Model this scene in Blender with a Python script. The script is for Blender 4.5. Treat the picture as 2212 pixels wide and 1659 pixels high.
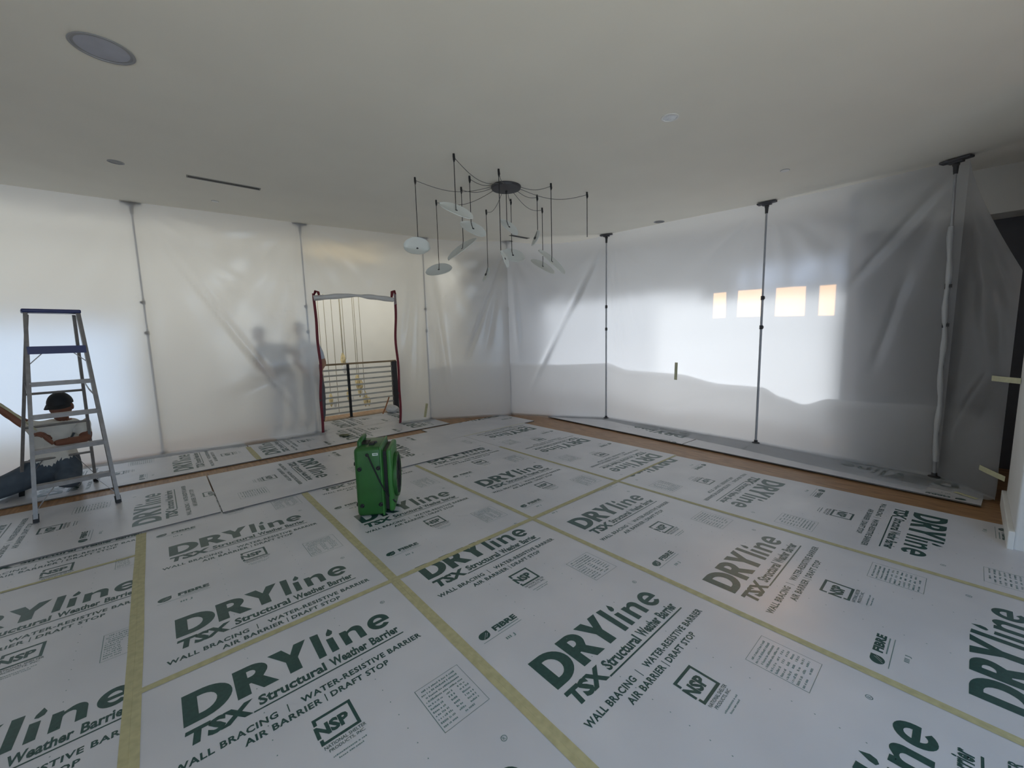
import bpy, bmesh, math, random
from math import pi, sin, cos, radians, hypot, atan2, exp
from mathutils import Vector, Matrix, noise
random.seed(7)
for _o in list(bpy.data.objects): bpy.data.objects.remove(_o, do_unlink=True)
SC = bpy.context.scene
COL = SC.collection

# ------------------------------------------------------------------ camera
CAM_POS = Vector((0, 0, 1.51))
CR = Vector((0.6628486, 0.748323, -0.02538546))
CU = Vector((-0.07204989, 0.0974932, 0.99262475))
CF = Vector((-0.74527884, 0.65613091, -0.11853982))
cd = bpy.data.cameras.new('camera'); cam = bpy.data.objects.new('camera', cd); COL.objects.link(cam)
cd.sensor_fit = 'HORIZONTAL'; cd.sensor_width = 36; cd.lens = 875.336 / 2212 * 36
cd.clip_start = 0.02; cd.clip_end = 200
m = Matrix.Identity(4)
for i in range(3):
    m[i][0] = CR[i]; m[i][1] = CU[i]; m[i][2] = -CF[i]; m[i][3] = CAM_POS[i]
cam.matrix_world = m
SC.camera = cam

# ------------------------------------------------------------------ world, sun, window daylight, exposure
SC.view_settings.view_transform = 'Standard'
SC.view_settings.look = 'None'
SC.view_settings.gamma = 1.0
SC.view_settings.use_curve_mapping = False
SC.view_settings.exposure = 0.12
cy = SC.cycles; cy.max_bounces = 5; cy.diffuse_bounces = 3; cy.glossy_bounces = 2; cy.transmission_bounces = 4; cy.transparent_max_bounces = 4; cy.adaptive_threshold = 0.06; cy.adaptive_min_samples = 16
w = bpy.data.worlds.new('sky'); SC.world = w; w.use_nodes = True
bg = w.node_tree.nodes['Background']; bg.inputs[0].default_value = (0.62, 0.74, 0.95, 1); bg.inputs[1].default_value = 1.0

def area_light(name, loc, direction, sx, sy, power, color, spread=180):
    d = bpy.data.lights.new(name, 'AREA'); d.shape = 'RECTANGLE'; d.size = sx; d.size_y = sy
    d.energy = power; d.color = color; d.spread = radians(spread)
    o = bpy.data.objects.new(name, d); COL.objects.link(o); o.location = loc
    o.rotation_euler = Vector(direction).to_track_quat('-Z', 'Y').to_euler()
    return o
SUN_DIR = Vector((0.10, -1.0, -0.30)).normalized()
sd = bpy.data.lights.new('low_sun', 'SUN'); sd.energy = 5.2; sd.angle = radians(0.6); sd.color = (1.0, 0.55, 0.22)
so = bpy.data.objects.new('low_sun', sd); COL.objects.link(so); so.location = (0, 12, 6)
so.rotation_euler = SUN_DIR.to_track_quat('-Z', 'Y').to_euler()
# daylight arriving at the window openings of the room and the hall
area_light('daylight_right_window', (-2.55, 7.24, 1.05), (0, -1, 0), 2.7, 1.9, 21, (0.90, 0.95, 1.0))
area_light('daylight_right_window_far', (-5.0, 7.24, 1.20), (0, -1, 0), 3.8, 2.0, 21, (0.86, 0.92, 1.0))  # widened past the bright window to brighten the dim corner
area_light('daylight_hall_window', (-10.8, -3.05, 0.95), (1, 0.05, 0), 5.4, 1.8, 19, (0.60, 0.80, 1.0))
area_light('hall_wall_fill', (-8.75, 0.8, 3.12), (-1, 0, -0.55), 10.0, 0.5, 88, (0.97, 0.98, 0.95))  # added lamp, hidden from view, that brightens the hall wall
# sky light falls in through the window behind the camera, light off the ground outside comes in upwards
area_light('daylight_back_window', (2.42, 0.2, 1.6), (-1, 0, -0.8), 3.0, 2.1, 58, (0.20, 0.53, 1.0))
area_light('ground_bounce_back_window', (2.40, 0.0, 1.2), (-1, 0, 0.9), 2.6, 1.3, 34, (1.0, 0.92, 0.66), 120)
area_light('daylight_front_window', (0.6, -4.42, 1.3), (0, 1, 0.3), 3.2, 2.0, 10, (0.92, 0.94, 1.0))

# ------------------------------------------------------------------ helpers
def lin(c):
    return tuple(((v / 255) / 12.92 if v / 255 <= 0.04045 else ((v / 255 + 0.055) / 1.055) ** 2.4) for v in c)
MATS = {}
def mat(name, rgb, rough=0.6, metal=0.0, spec=0.5, var=0.06, scale=9.0, bump=0.0, bscale=40.0, alpha=None):
    """principled material whose base colour wanders a little with noise"""
    if name in MATS: return MATS[name]
    M = bpy.data.materials.new(name); M.use_nodes = True; nt = M.node_tree; N = nt.nodes; L = nt.links
    b = N['Principled BSDF']; c = lin(rgb)
    tc = N.new('ShaderNodeTexCoord'); nz = N.new('ShaderNodeTexNoise'); nz.inputs['Scale'].default_value = scale; nz.inputs['Detail'].default_value = 1
    L.new(tc.outputs['Object'], nz.inputs['Vector'])
    rp = N.new('ShaderNodeValToRGB'); rp.color_ramp.elements[0].position = 0.3; rp.color_ramp.elements[1].position = 0.7
    rp.color_ramp.elements[0].color = tuple(v * (1 - var) for v in c) + (1,)
    rp.color_ramp.elements[1].color = tuple(min(1, v * (1 + var)) for v in c) + (1,)
    L.new(nz.outputs['Fac'], rp.inputs['Fac']); L.new(rp.outputs['Color'], b.inputs['Base Color'])
    b.inputs['Roughness'].default_value = rough; b.inputs['Metallic'].default_value = metal
    b.inputs['Specular IOR Level'].default_value = spec
    if bump:
        n2 = N.new('ShaderNodeTexNoise'); n2.inputs['Scale'].default_value = bscale; L.new(tc.outputs['Object'], n2.inputs['Vector'])
        bp = N.new('ShaderNodeBump'); bp.inputs['Strength'].default_value = bump; bp.inputs['Distance'].default_value = 0.01
        L.new(n2.outputs['Fac'], bp.inputs['Height']); L.new(bp.outputs['Normal'], b.inputs['Normal'])
    MATS[name] = M
    return M

def plastic_mat(name, view=0.36, trans=0.45, tint=(0.93, 0.94, 0.95), rough=0.70, ior=1.20, diff=0.17, gloss=0.028):
    """thin milky polyethylene film: blurred see-through, glow of light from behind, a little sheen"""
    M = bpy.data.materials.new(name); M.use_nodes = True; nt = M.node_tree; N = nt.nodes; L = nt.links
    for n in list(N): N.remove(n)
    out = N.new('ShaderNodeOutputMaterial')
    tc = N.new('ShaderNodeTexCoord'); nz = N.new('ShaderNodeTexNoise'); nz.inputs['Scale'].default_value = 1.1; nz.inputs['Detail'].default_value = 0
    L.new(tc.outputs['Object'], nz.inputs['Vector'])
    rp = N.new('ShaderNodeValToRGB'); rp.color_ramp.elements[0].color = tuple(v * 0.94 for v in tint) + (1,); rp.color_ramp.elements[1].color = tint + (1,)
    L.new(nz.outputs['Fac'], rp.inputs['Fac'])
    rf = N.new('ShaderNodeBsdfRefraction'); rf.inputs['Roughness'].default_value = rough; rf.inputs['IOR'].default_value = ior
    rf.inputs['Color'].default_value = (0.97, 0.975, 0.98, 1)
    tr = N.new('ShaderNodeBsdfTranslucent'); L.new(rp.outputs['Color'], tr.inputs['Color'])
    df = N.new('ShaderNodeBsdfDiffuse'); L.new(rp.outputs['Color'], df.inputs['Color'])
    gl = N.new('ShaderNodeBsdfGlossy'); gl.inputs['Roughness'].default_value = 0.24; gl.inputs['Color'].default_value = (1, 1, 1, 1)
    m1 = N.new('ShaderNodeMixShader'); m1.inputs[0].default_value = trans / (view + trans); L.new(rf.outputs[0], m1.inputs[1]); L.new(tr.outputs[0], m1.inputs[2])
    m2 = N.new('ShaderNodeMixShader'); m2.inputs[0].default_value = diff / (view + trans + diff); L.new(m1.outputs[0], m2.inputs[1]); L.new(df.outputs[0], m2.inputs[2])
    m3 = N.new('ShaderNodeMixShader'); m3.inputs[0].default_value = gloss; L.new(m2.outputs[0], m3.inputs[1]); L.new(gl.outputs[0], m3.inputs[2])
    L.new(m3.outputs[0], out.inputs['Surface'])
    return M

class MB:
    def __init__(s): s.v = []; s.f = []; s.mi = []; s.cur = 0
    def add(s, vs, fs, M=None):
        o = len(s.v)
        s.v += [tuple(M @ Vector(q)) if M else tuple(q) for q in vs]
        s.f += [tuple(i + o for i in f) for f in fs]; s.mi += [s.cur] * len(fs)
        return s
    def box(s, c, d, M=None, bev=0.0):
        x, y, z = d[0] / 2, d[1] / 2, d[2] / 2
        if bev <= 0:
            vs = [(c[0] + a * x, c[1] + b * y, c[2] + e * z) for a in (-1, 1) for b in (-1, 1) for e in (-1, 1)]
            fs = [(0, 1, 3, 2), (4, 6, 7, 5), (0, 4, 5, 1), (2, 3, 7, 6), (0, 2, 6, 4), (1, 5, 7, 3)]
            return s.add(vs, fs, M)
        bm = bmesh.new(); bmesh.ops.create_cube(bm, size=1)
        for v in bm.verts: v.co = Vector((v.co.x * d[0], v.co.y * d[1], v.co.z * d[2])) + Vector(c)
        bmesh.ops.bevel(bm, geom=bm.edges[:], offset=bev, segments=3, affect='EDGES', profile=0.5)
        return s.bm(bm, M)
    def bm(s, bm, M=None):
        bm.verts.ensure_lookup_table(); bm.verts.index_update()
        vs = [v.co.copy() for v in bm.verts]; fs = [tuple(v.index for v in f.verts) for f in bm.faces]
        bm.free(); return s.add(vs, fs, M)
    def tube(s, pts, r, n=8, M=None, cap=True, flat=1.0):
        pts = [Vector(p) for p in pts]; rs = r if isinstance(r, (list, tuple)) else [r] * len(pts)
        vs = []; fs = []
        up0 = Vector((0, 0, 1))
        prev = None
        for i, p in enumerate(pts):
            t = (pts[min(i + 1, len(pts) - 1)] - pts[max(i - 1, 0)]).normalized()
            a = prev if prev is not None else (t.cross(up0) if abs(t.z) < 0.95 else t.cross(Vector((1, 0, 0))))
            a = (a - t * a.dot(t)).normalized(); prev = a; b = t.cross(a)
            for k in range(n):
                q = 2 * pi * k / n; vs.append(p + (a * cos(q) + b * sin(q) * flat) * rs[i])
        for i in range(len(pts) - 1):
            for k in range(n):
                fs.append((i * n + k, i * n + (k + 1) % n, (i + 1) * n + (k + 1) % n, (i + 1) * n + k))
        if cap: fs += [tuple(range(n))[::-1], tuple((len(pts) - 1) * n + k for k in range(n))]
        return s.add(vs, fs, M)
    def bar(s, p0, p1, wx, wy, side=None, M=None):
        """rectangular bar from p0 to p1; wx along side"""
        p0, p1 = Vector(p0), Vector(p1); t = (p1 - p0).normalized()
        a = Vector(side) if side is not None else (t.cross(Vector((0, 0, 1))) if abs(t.z) < 0.95 else Vector((1, 0, 0)))
        a = (a - t * a.dot(t)).normalized(); b = t.cross(a)
        vs = [p + a * i * wx / 2 + b * j * wy / 2 for p in (p0, p1) for i, j in ((-1, -1), (1, -1), (1, 1), (-1, 1))]
        return s.add(vs, [(3, 2, 1, 0), (4, 5, 6, 7), (0, 1, 5, 4), (1, 2, 6, 5), (2, 3, 7, 6), (3, 0, 4, 7)], M)
    def lathe(s, prof, n=24, M=None):
        """profile of (r, z) about local z"""
        vs = []; fs = []
        for r, z in prof:
            for k in range(n): vs.append((r * cos(2 * pi * k / n), r * sin(2 * pi * k / n), z))
        for i in range(len(prof) - 1):
            for k in range(n): fs.append((i * n + k, i * n + (k + 1) % n, (i + 1) * n + (k + 1) % n, (i + 1) * n + k))
        fs += [tuple(range(n))[::-1], tuple((len(prof) - 1) * n + k for k in range(n))]
        return s.add(vs, fs, M)
    def ell(s, c, r, n=16, m_=10, M=None):
        vs = []; fs = []
        for j in range(m_ + 1):
            th = pi * j / m_
            for k in range(n):
                ph = 2 * pi * k / n; vs.append((c[0] + r[0] * sin(th) * cos(ph), c[1] + r[1] * sin(th) * sin(ph), c[2] + r[2] * cos(th)))
        for j in range(m_):
            for k in range(n): fs.append((j * n + k, (j + 1) * n + k, (j + 1) * n + (k + 1) % n, j * n + (k + 1) % n))
        return s.add(vs, fs, M)
    def mesh(s, name, mats, smooth=False, angle=40):
        me = bpy.data.meshes.new(name); me.from_pydata(s.v, [], s.f); me.validate()
        for q in (mats if isinstance(mats, (list, tuple)) else [mats]): me.materials.append(q)
        if len(s.mi) == len(me.polygons): me.polygons.foreach_set('material_index', s.mi)
        if smooth:
            me.polygons.foreach_set('use_smooth', [True] * len(me.polygons)); me.set_sharp_from_angle(angle=radians(angle))
        me.update(); return me
    def build(s, name, mats, parent=None, smooth=False, angle=40, loc=None):
        return link(name, s.mesh(name, mats, smooth, angle), parent, loc)

def link(name, data, parent=None, loc=None):
    o = bpy.data.objects.new(name, data); COL.objects.link(o)
    if parent is not None: o.parent = parent
    if loc is not None: o.location = loc
    return o
def empty(name, loc=(0, 0, 0), rz=0.0):
    o = bpy.data.objects.new(name, None); COL.objects.link(o); o.location = loc; o.rotation_euler = (0, 0, rz)
    o.empty_display_size = 0.1; return o
def tag(o, label, cat, group=None, kind=None):
    o['label'] = label; o['category'] = cat
    if group: o['group'] = group
    if kind: o['kind'] = kind
    return o
def struct(o, label=None):
    o['kind'] = 'structure'
    if label: o['label'] = label
    return o
C0, C1, C2 = 3.0592, -0.038102, -0.00931            # the ceiling rises a little to the left
def ceil_z(x, y): return C0 + C1 * x + C2 * y
def wall_rects(name, origin, udir, thick, rects, M, parent=None, kind=True):
    """wall made of boxes: rects (u0,u1,z0,z1) along udir from origin; thickness along the left normal"""
    u = Vector((udir[0], udir[1], 0)).normalized(); n = Vector((-u.y, u.x, 0)); o = Vector((origin[0], origin[1], 0)); b = MB()
    for u0, u1, z0, z1 in rects:
        vs = [o + u * a + n * t + Vector((0, 0, z)) for a in (u0, u1) for t in (0, thick) for z in (z0, z1)]
        b.add(vs, [(0, 1, 3, 2), (4, 6, 7, 5), (0, 4, 5, 1), (2, 3, 7, 6), (0, 2, 6, 4), (1, 5, 7, 3)])
    ob = b.build(name, M, parent)
    if kind: struct(ob)
    return ob

# ------------------------------------------------------------------ materials
CEIL = mat('ceiling_paint', (243, 239, 226), 0.85, var=0.015, scale=2.0)
CREAM = mat('cream_wall_paint', (231, 228, 219), 0.8, var=0.02, scale=2.0)
WHITE = mat('white_wall_paint', (235, 234, 230), 0.7, var=0.02, scale=3.0)
TRIMW = mat('white_trim_paint', (238, 237, 232), 0.45, var=0.02)
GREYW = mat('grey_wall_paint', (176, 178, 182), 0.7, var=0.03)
CHAR = mat('charcoal_panel', (88, 86, 90), 0.55, var=0.06)
FRAME = mat('window_frame_grey', (120, 122, 128), 0.5)
STEEL = mat('galvanised_steel', (150, 152, 154), 0.38, metal=0.8, var=0.08)
POLE = mat('pole_grey', (172, 173, 176), 0.42, metal=0.35, var=0.08)
DARKG = mat('dark_grey_plastic', (58, 57, 58), 0.5)
BLACK = mat('black_rubber', (22, 22, 24), 0.6)
ALU = mat('ladder_aluminium', (134, 130, 127), 0.42, metal=0.35, var=0.10, scale=20)
BLUE = mat('ladder_blue', (34, 42, 96), 0.45)
GREEN = mat('moulded_green', (44, 98, 42), 0.42, var=0.10, scale=7, bump=0.04, bscale=120)
GREEN2 = mat('moulded_green_light', (62, 122, 56), 0.42, var=0.10, scale=7)
SHADEM = mat('matte_leaf_shade', (226, 228, 222), 0.6, var=0.02)
TAPEM = mat('masking_tape', (184, 177, 136), 0.6, var=0.10, scale=30)
TAPEP = mat('pale_masking_tape', (208, 206, 170), 0.6, var=0.06, scale=30)
RED = mat('red_zipper', (112, 22, 36), 0.6, var=0.12, scale=25)
BOARDE = mat('board_edge_grey', (112, 110, 108), 0.8)
PLASTIC = plastic_mat('milky_plastic_film')
CLOTH = plastic_mat('cream_drop_film', view=0.20, trans=0.58, tint=(0.92, 0.90, 0.87), rough=0.6, diff=0.22, gloss=0.03)
ROLLED = plastic_mat('rolled_film', view=0.15, trans=0.40, tint=(0.90, 0.91, 0.92), rough=0.5, diff=0.45, gloss=0.06)

def wood_mat():
    M = bpy.data.materials.new('oak_floor'); M.use_nodes = True; N = M.node_tree.nodes; L = M.node_tree.links; b = N['Principled BSDF']
    tc = N.new('ShaderNodeTexCoord'); mp = N.new('ShaderNodeMapping'); mp.inputs['Scale'].default_value = (1.2, 9, 1); L.new(tc.outputs['Object'], mp.inputs[0])
    nz = N.new('ShaderNodeTexNoise'); nz.inputs['Scale'].default_value = 4; nz.inputs['Detail'].default_value = 6; L.new(mp.outputs[0], nz.inputs['Vector'])
    rp = N.new('ShaderNodeValToRGB'); rp.color_ramp.elements[0].position = 0.3; rp.color_ramp.elements[1].position = 0.75
    rp.color_ramp.elements[0].color = lin((128, 92, 60)) + (1,); rp.color_ramp.elements[1].color = lin((184, 142, 98)) + (1,)
    L.new(nz.outputs['Fac'], rp.inputs['Fac']); L.new(rp.outputs['Color'], b.inputs['Base Color']); b.inputs['Roughness'].default_value = 0.42
    return M
WOOD = wood_mat()

def board_mat():
    """white coated fibre board, faintly mottled, satin"""
    M = bpy.data.materials.new('coated_board'); M.use_nodes = True; N = M.node_tree.nodes; L = M.node_tree.links; b = N['Principled BSDF']
    tc = N.new('ShaderNodeTexCoord')
    n1 = N.new('ShaderNodeTexNoise'); n1.inputs['Scale'].default_value = 2.2; n1.inputs['Detail'].default_value = 2; L.new(tc.outputs['Object'], n1.inputs['Vector'])
    rp = N.new('ShaderNodeValToRGB'); rp.color_ramp.elements[0].position = 0.3; rp.color_ramp.elements[1].position = 0.72
    rp.color_ramp.elements[0].color = lin((203, 202, 205)) + (1,); rp.color_ramp.elements[1].color = lin((216, 214, 216)) + (1,)
    L.new(n1.outputs['Fac'], rp.inputs['Fac']); L.new(rp.outputs['Color'], b.inputs['Base Color'])
    n2 = N.new('ShaderNodeTexNoise'); n2.inputs['Scale'].default_value = 6; n2.inputs['Detail'].default_value = 2; L.new(tc.outputs['Object'], n2.inputs['Vector'])
    mr = N.new('ShaderNodeMapRange'); mr.inputs['To Min'].default_value = 0.24; mr.inputs['To Max'].default_value = 0.40; L.new(n2.outputs['Fac'], mr.inputs['Value']); L.new(mr.outputs[0], b.inputs['Roughness'])
    return M
BOARD = board_mat()
INK = mat('green_ink', (43, 77, 72), 0.34, var=0.16, scale=60)
INKL = mat('green_ink_light', (112, 136, 134), 0.36, var=0.16, scale=80)

# ------------------------------------------------------------------ the setting
FZ = -0.012
b = MB(); b.box((-2.25, 1.5, FZ - 0.06), (12.5, 12.6, 0.12)); fl = struct(b.build('floor', WOOD), 'warm brown oak floor showing between the white boards')
b = MB()
vs = []
for x, y in ((-12, -6), (5, -6), (5, 8), (-12, 8)): vs += [(x, y, ceil_z(x, y)), (x, y, ceil_z(x, y) + 0.15)]
b.add(vs, [(0, 2, 4, 6), (1, 7, 5, 3), (0, 1, 3, 2), (2, 3, 5, 4), (4, 5, 7, 6), (6, 7, 1, 0)])
struct(b.build('ceiling', CEIL), 'plain off-white ceiling')
HT = 3.6
# window wall behind the right sheet: big low window, four slots added to shape the sun
CL = [(-2.43, -2.25), (-2.12, -1.80), (-1.67, -1.34), (-1.22, -1.05)]   # patches on the sheet
k_s = (7.40 - 5.90)
OP = [(a - 0.10 * k_s, c - 0.10 * k_s) for a, c in CL]
OP[3] = (OP[3][0], -1.205)
CZ0, CZ1 = 1.655 + 0.30 * k_s, 2.045 + 0.30 * k_s
rects = []; u_of = lambda x: x + 12
xs = [-12, -5.35, -3.95, -3.92, -1.18, -0.9]
rects += [(0, u_of(-6.9), -3, HT), (u_of(-6.9), u_of(-0.9), -0.2, 0.1), (u_of(-6.9), u_of(-3.94), 2.3, HT), (u_of(-3.94), u_of(-3.9), 0.2, HT), (u_of(-1.2), u_of(-0.9), 0.2, HT)]
rects += [(u_of(-3.9), u_of(-1.2), 2.02, CZ0 - 0.0), (u_of(-3.9), u_of(-1.2), CZ1, HT)]
edges = [-3.9] + [v for p in OP for v in p] + [-1.2]
for i in range(0, len(edges), 2): rects.append((u_of(edges[i]), u_of(edges[i + 1]), CZ0, CZ1))
wall_rects('wall_right', (-12, 7.32), (1, 0), 0.16, rects, WHITE)
b = MB(); b.box((-2.55, 7.40, 1.06), (2.7, 0.02, 1.92)); pn = b.build('window_1', mat('sun_stop_pane', (236, 238, 240), 0.8)); struct(pn, 'wide window behind the plastic sheet, closed by an added pane that stops the sun')  # opaque pane added so the sun enters by the slots alone
b = MB(); b.box((-2.55, 7.30, 1.47), (2.7, 0.04, 0.05)); b.box((-3.88, 7.30, 1.11), (0.05, 0.04, 1.82)); b.box((-1.22, 7.30, 1.11), (0.05, 0.04, 1.82)); b.build('window_frame', FRAME, pn)
b = MB(); b.box((-5.42, 7.40, 1.2), (2.96, 0.02, 2.2)); pn2 = b.build('window_2', MATS['sun_stop_pane']); struct(pn2, 'window widened into the corner for its glow, closed by an added white pane')  # same added pane; this opening is widened to light the corner
b = MB(); b.box((-5.42, 7.30, 1.47), (2.96, 0.04, 0.05)); b.build('window_frame', FRAME, pn2)
# return wall and the dark opening at the right, with the bulkhead over it
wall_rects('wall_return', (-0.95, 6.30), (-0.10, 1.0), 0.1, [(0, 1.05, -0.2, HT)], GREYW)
wall_rects('wall_bulkhead', (-0.95, 6.22), (1, 0), 0.7, [(0, 4.2, 2.56, HT)], CREAM)
b = MB(); b.box((0.3, 6.60, 1.25), (2.5, 0.05, 2.62)); d1 = struct(b.build('door_1', CHAR), 'tall dark charcoal door panel in the opening at the right')
b = MB(); b.box((-0.10, 6.565, 1.25), (0.02, 0.03, 2.5)); b.box((0.9, 6.565, 1.25), (0.02, 0.03, 2.5)); b.build('panel_joint', BLACK, d1)
wall_rects('wall_opening_baffle', (0.80, 5.18), (0, 1), -0.1, [(0, 1.45, -0.2, 2.60)], CHAR)  # dark wall added to keep the lit wall beyond out of the sheet
# white wall end at the right edge with its baseboard
b = MB(); b.box((0.74, 4.70, 1.5), (0.92, 1.0, 3.1), bev=0.012); struct(b.build('wall_end', WHITE), 'white wall end at the right edge of the room')
b = MB(); b.box((0.268, 4.70, 0.055), (0.03, 1.03, 0.135), bev=0.006); struct(b.build('baseboard_right', TRIMW), 'white baseboard on the wall end')
# walls behind the camera with window openings
wall_rects('wall_back', (2.5, -4.6), (0, 1), -0.16, [(0, 3.3, -0.2, HT), (6.3, 12.6, -0.2, HT), (3.3, 6.3, -0.2, 0.5), (3.3, 6.3, 2.7, HT)], WHITE)
wall_rects('wall_front', (-12, -4.5), (1, 0), -0.16, [(0, 11, -3, HT), (14.2, 17, -0.2, HT), (11, 14.2, -0.2, 0.3), (11, 14.2, 2.3, HT)], WHITE)
# stair hall behind the left sheet
wall_rects('wall_hall', (-11.0, -6), (0, 1), 0.16, [(0, 0.2, -3, HT), (5.7, 14, -3, HT), (0.2, 5.7, -3, 0.0), (0.2, 5.7, 1.95, HT)], CREAM)
wall_rects('wall_stair_end', (-11.0, 5.9), (1, 0), 0.12, [(0, 2.7, -3, HT)], CREAM)
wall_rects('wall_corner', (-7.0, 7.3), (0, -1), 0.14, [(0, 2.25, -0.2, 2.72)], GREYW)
wall_rects('wall_stair_side', (-8.46, -6), (0, 1), 0.1, [(0, 12, -3, -0.14)], CREAM)
b = MB(); b.box((-9.7, 0, -3.05), (2.6, 14, 0.1)); struct(b.build('floor_stairwell', WOOD), 'lower floor of the stairwell')

# ------------------------------------------------------------------ printed boards
def arc(cx_, cy_, rx, ry, a0, a1, n):
    return [(cx_ + rx * cos(radians(a0 + (a1 - a0) * i / n)), cy_ + ry * sin(radians(a0 + (a1 - a0) * i / n))) for i in range(n + 1)]
def poly_curve_mesh(loops):
    cu = bpy.data.curves.new('tmp', 'CURVE'); cu.dimensions = '2D'; cu.fill_mode = 'BOTH'
    for lp in loops:
        sp = cu.splines.new('POLY'); sp.points.add(len(lp) - 1)
        for p, q in zip(sp.points, lp): p.co = (q[0], q[1], 0, 1)
        sp.use_cyclic_u = True
    return grab(cu)
def grab(cu):
    o = bpy.data.objects.new('tmp', cu); COL.objects.link(o)
    dg = bpy.context.evaluated_depsgraph_get(); me = o.evaluated_get(dg).to_mesh()
    v = [tuple(q.co) for q in me.vertices]; f = [tuple(p.vertices) for p in me.polygons]
    o.evaluated_get(dg).to_mesh_clear(); bpy.data.objects.remove(o); bpy.data.curves.remove(cu)
    return v, f
def text(body, a0, a1, b0, b1, bold=0.0, shear=0.0, res=2, space=1.0):
    cu = bpy.data.curves.new('tmp', 'FONT'); cu.body = body; cu.size = 1; cu.offset = bold; cu.shear = shear; cu.resolution_u = res; cu.fill_mode = 'BOTH'; cu.space_character = space
    v, f = grab(cu)
    x0 = min(q[0] for q in v); x1 = max(q[0] for q in v); y0 = min(q[1] for q in v); y1 = max(q[1] for q in v)
    return [(a0 + (q[0] - x0) / (x1 - x0) * (a1 - a0), b0 + (q[1] - y0) / (y1 - y0) * (b1 - b0)) for q in v], f
PITCH = 1.085
def make_print():
    U = MB()
    def put(vf):
        U.add([(q[0], q[1], 0) for q in vf[0]], vf[1])
    def rect(a0, a1, b0, b1): U.add([(a0, b0, 0), (a1, b0, 0), (a1, b1, 0), (a0, b1, 0)], [(0, 1, 2, 3)])
    D = [[(.157, .012), (.157, .2), (.222, .2)] + arc(.222, .106, .107, .094, 85, -85, 14) + [(.222, .012)],
         [(.208, .160), (.208, .052), (.222, .052)] + arc(.222, .106, .052, .054, -80, 80, 10) + [(.222, .160)]]
    R = [[(.338, .012), (.388, .012), (.388, .078), (.396, .078), (.434, .012), (.494, .012), (.445, .090)] + arc(.402, .142, .068, .058, -35, 90, 10) + [(.338, .2)],
         [(.388, .163), (.388, .121), (.400, .121)] + arc(.400, .142, .022, .021, -75, 75, 6) + [(.400, .163)]]
    Y = [[(.480, .2), (.540, .2), (.566, .138), (.594, .2), (.648, .2), (.591, .098), (.591, .012), (.539, .012), (.539, .098)]]
    l = [[(.664, .010), (.698, .010), (.706, .195), (.668, .199)]]
    i = [[(.724, .010), (.757, .010), (.758, .118), (.726, .122)], [(.757, .196), (.770, .165), (.764, .146), (.748, .138), (.735, .146), (.738, .164)]]
    n = [[(.788, .010), (.822, .010), (.822, .072)] + arc(.842, .078, .020, .018, 180, 10, 6) + [(.862, .010), (.896, .010)] + arc(.860, .085, .036, .040, -8, 110, 8) + [(.824, .108), (.822, .120), (.789, .122)]]
    cx_, cy_ = .978, .065
    e = [[(cx_ + .056, cy_ - .014)] + arc(cx_, cy_, .056, .061, 2, 318, 22) + arc(cx_, cy_, .026, .034, 316, 205, 8) + [(cx_ - .024, cy_ - .014)],
         arc(cx_, cy_ + .006, .024, .026, 5, 175, 8)]
    for g in (D, R, Y, l, i, n, e): put(poly_curve_mesh(g))
    put(text('TSX', .158, .386, -.101, -.016, bold=0.055, shear=0.12))
    put(text('Structural', .402, .672, -.082, -.022, bold=0.034)); put(text('Weather', .694, .868, -.082, -.022, bold=0.034)); put(text('Barrier', .886, 1.032, -.082, -.022, bold=0.034))
    rect(.378, 1.041, -.103, -.095)
    put(text('WALL BRACING', .115, .449, -.191, -.156, bold=0.032, space=1.1)); rect(.486, .490, -.198, -.152); put(text('WATER-RESISTIVE BARRIER', .537, 1.096, -.191, -.156, bold=0.032, space=1.1))
    put(text('AIR BARRIER', .326, .602, -.246, -.212, bold=0.032, space=1.1)); rect(.618, .622, -.252, -.208); put(text('DRAFT STOP', .640, .900, -.246, -.212, bold=0.032, space=1.1))
    # NSP mark
    a0, a1, b0, b1, t = .540, .690, -.443, -.305, .013
    rect(a0, a1, b1 - t, b1); rect(a1 - t, a1, b0, b1 - t); rect(a0, a1 - t, b0, b0 + t); rect(a0, a0 + t, b0 + t, -.415); rect(a0, a0 + t, -.340, b1 - t)
    put(text('NSP', .536, .662, -.408, -.346, bold=0.05))
    put(text('NATIONAL SHELTER', .545, .700, -.466, -.450, bold=0.012)); put(text('PRODUCTS, INC.', .556, .690, -.488, -.472, bold=0.012))
    # FIBRE mark
    lf = arc(.120, .478, .032, .026, 100, 360, 16) + [(.152, .504), (.120, .504)]
    put(poly_curve_mesh([lf, [(.106, .458), (.109, .458), (.140, .492), (.137, .492)], [(.122, .463), (.125, .463), (.146, .484), (.144, .486)]]))
    put(text('FIBRE', .182, .335, .466, .503, bold=0.05))
    U.cur = 1
    rect(.190, .330, .452, .457); rect(.086, .337, .4355, .4385)
    put(text('III J', .190, .246, .373, .396, bold=0.03))
    ring = [arc(1.062, .205, .013, .013, 0, 360, 14)[:-1], arc(1.062, .205, .010, .010, 0, 360, 14)[:-1]]
    put(poly_curve_mesh(ring)); put(text('R', 1.057, 1.067, .199, .211, bold=0.02))
    for k, (x0, x1) in enumerate(((.560, .690), (.575, .670))): dash(rect, x0, x1, -.514 - .016 * k, .007)
    # data table, too small to read in the photograph
    a0, a1, b0, b1 = .908, 1.126, -.712, -.466
    rect(a0, a0 + .003, b0, b1); rect(a1 - .002, a1, b0, b1); rect(a0, a1, b0, b0 + .002); rect(a0, a1, b1 - .002, b1)
    rnd = random.Random(3)
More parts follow.
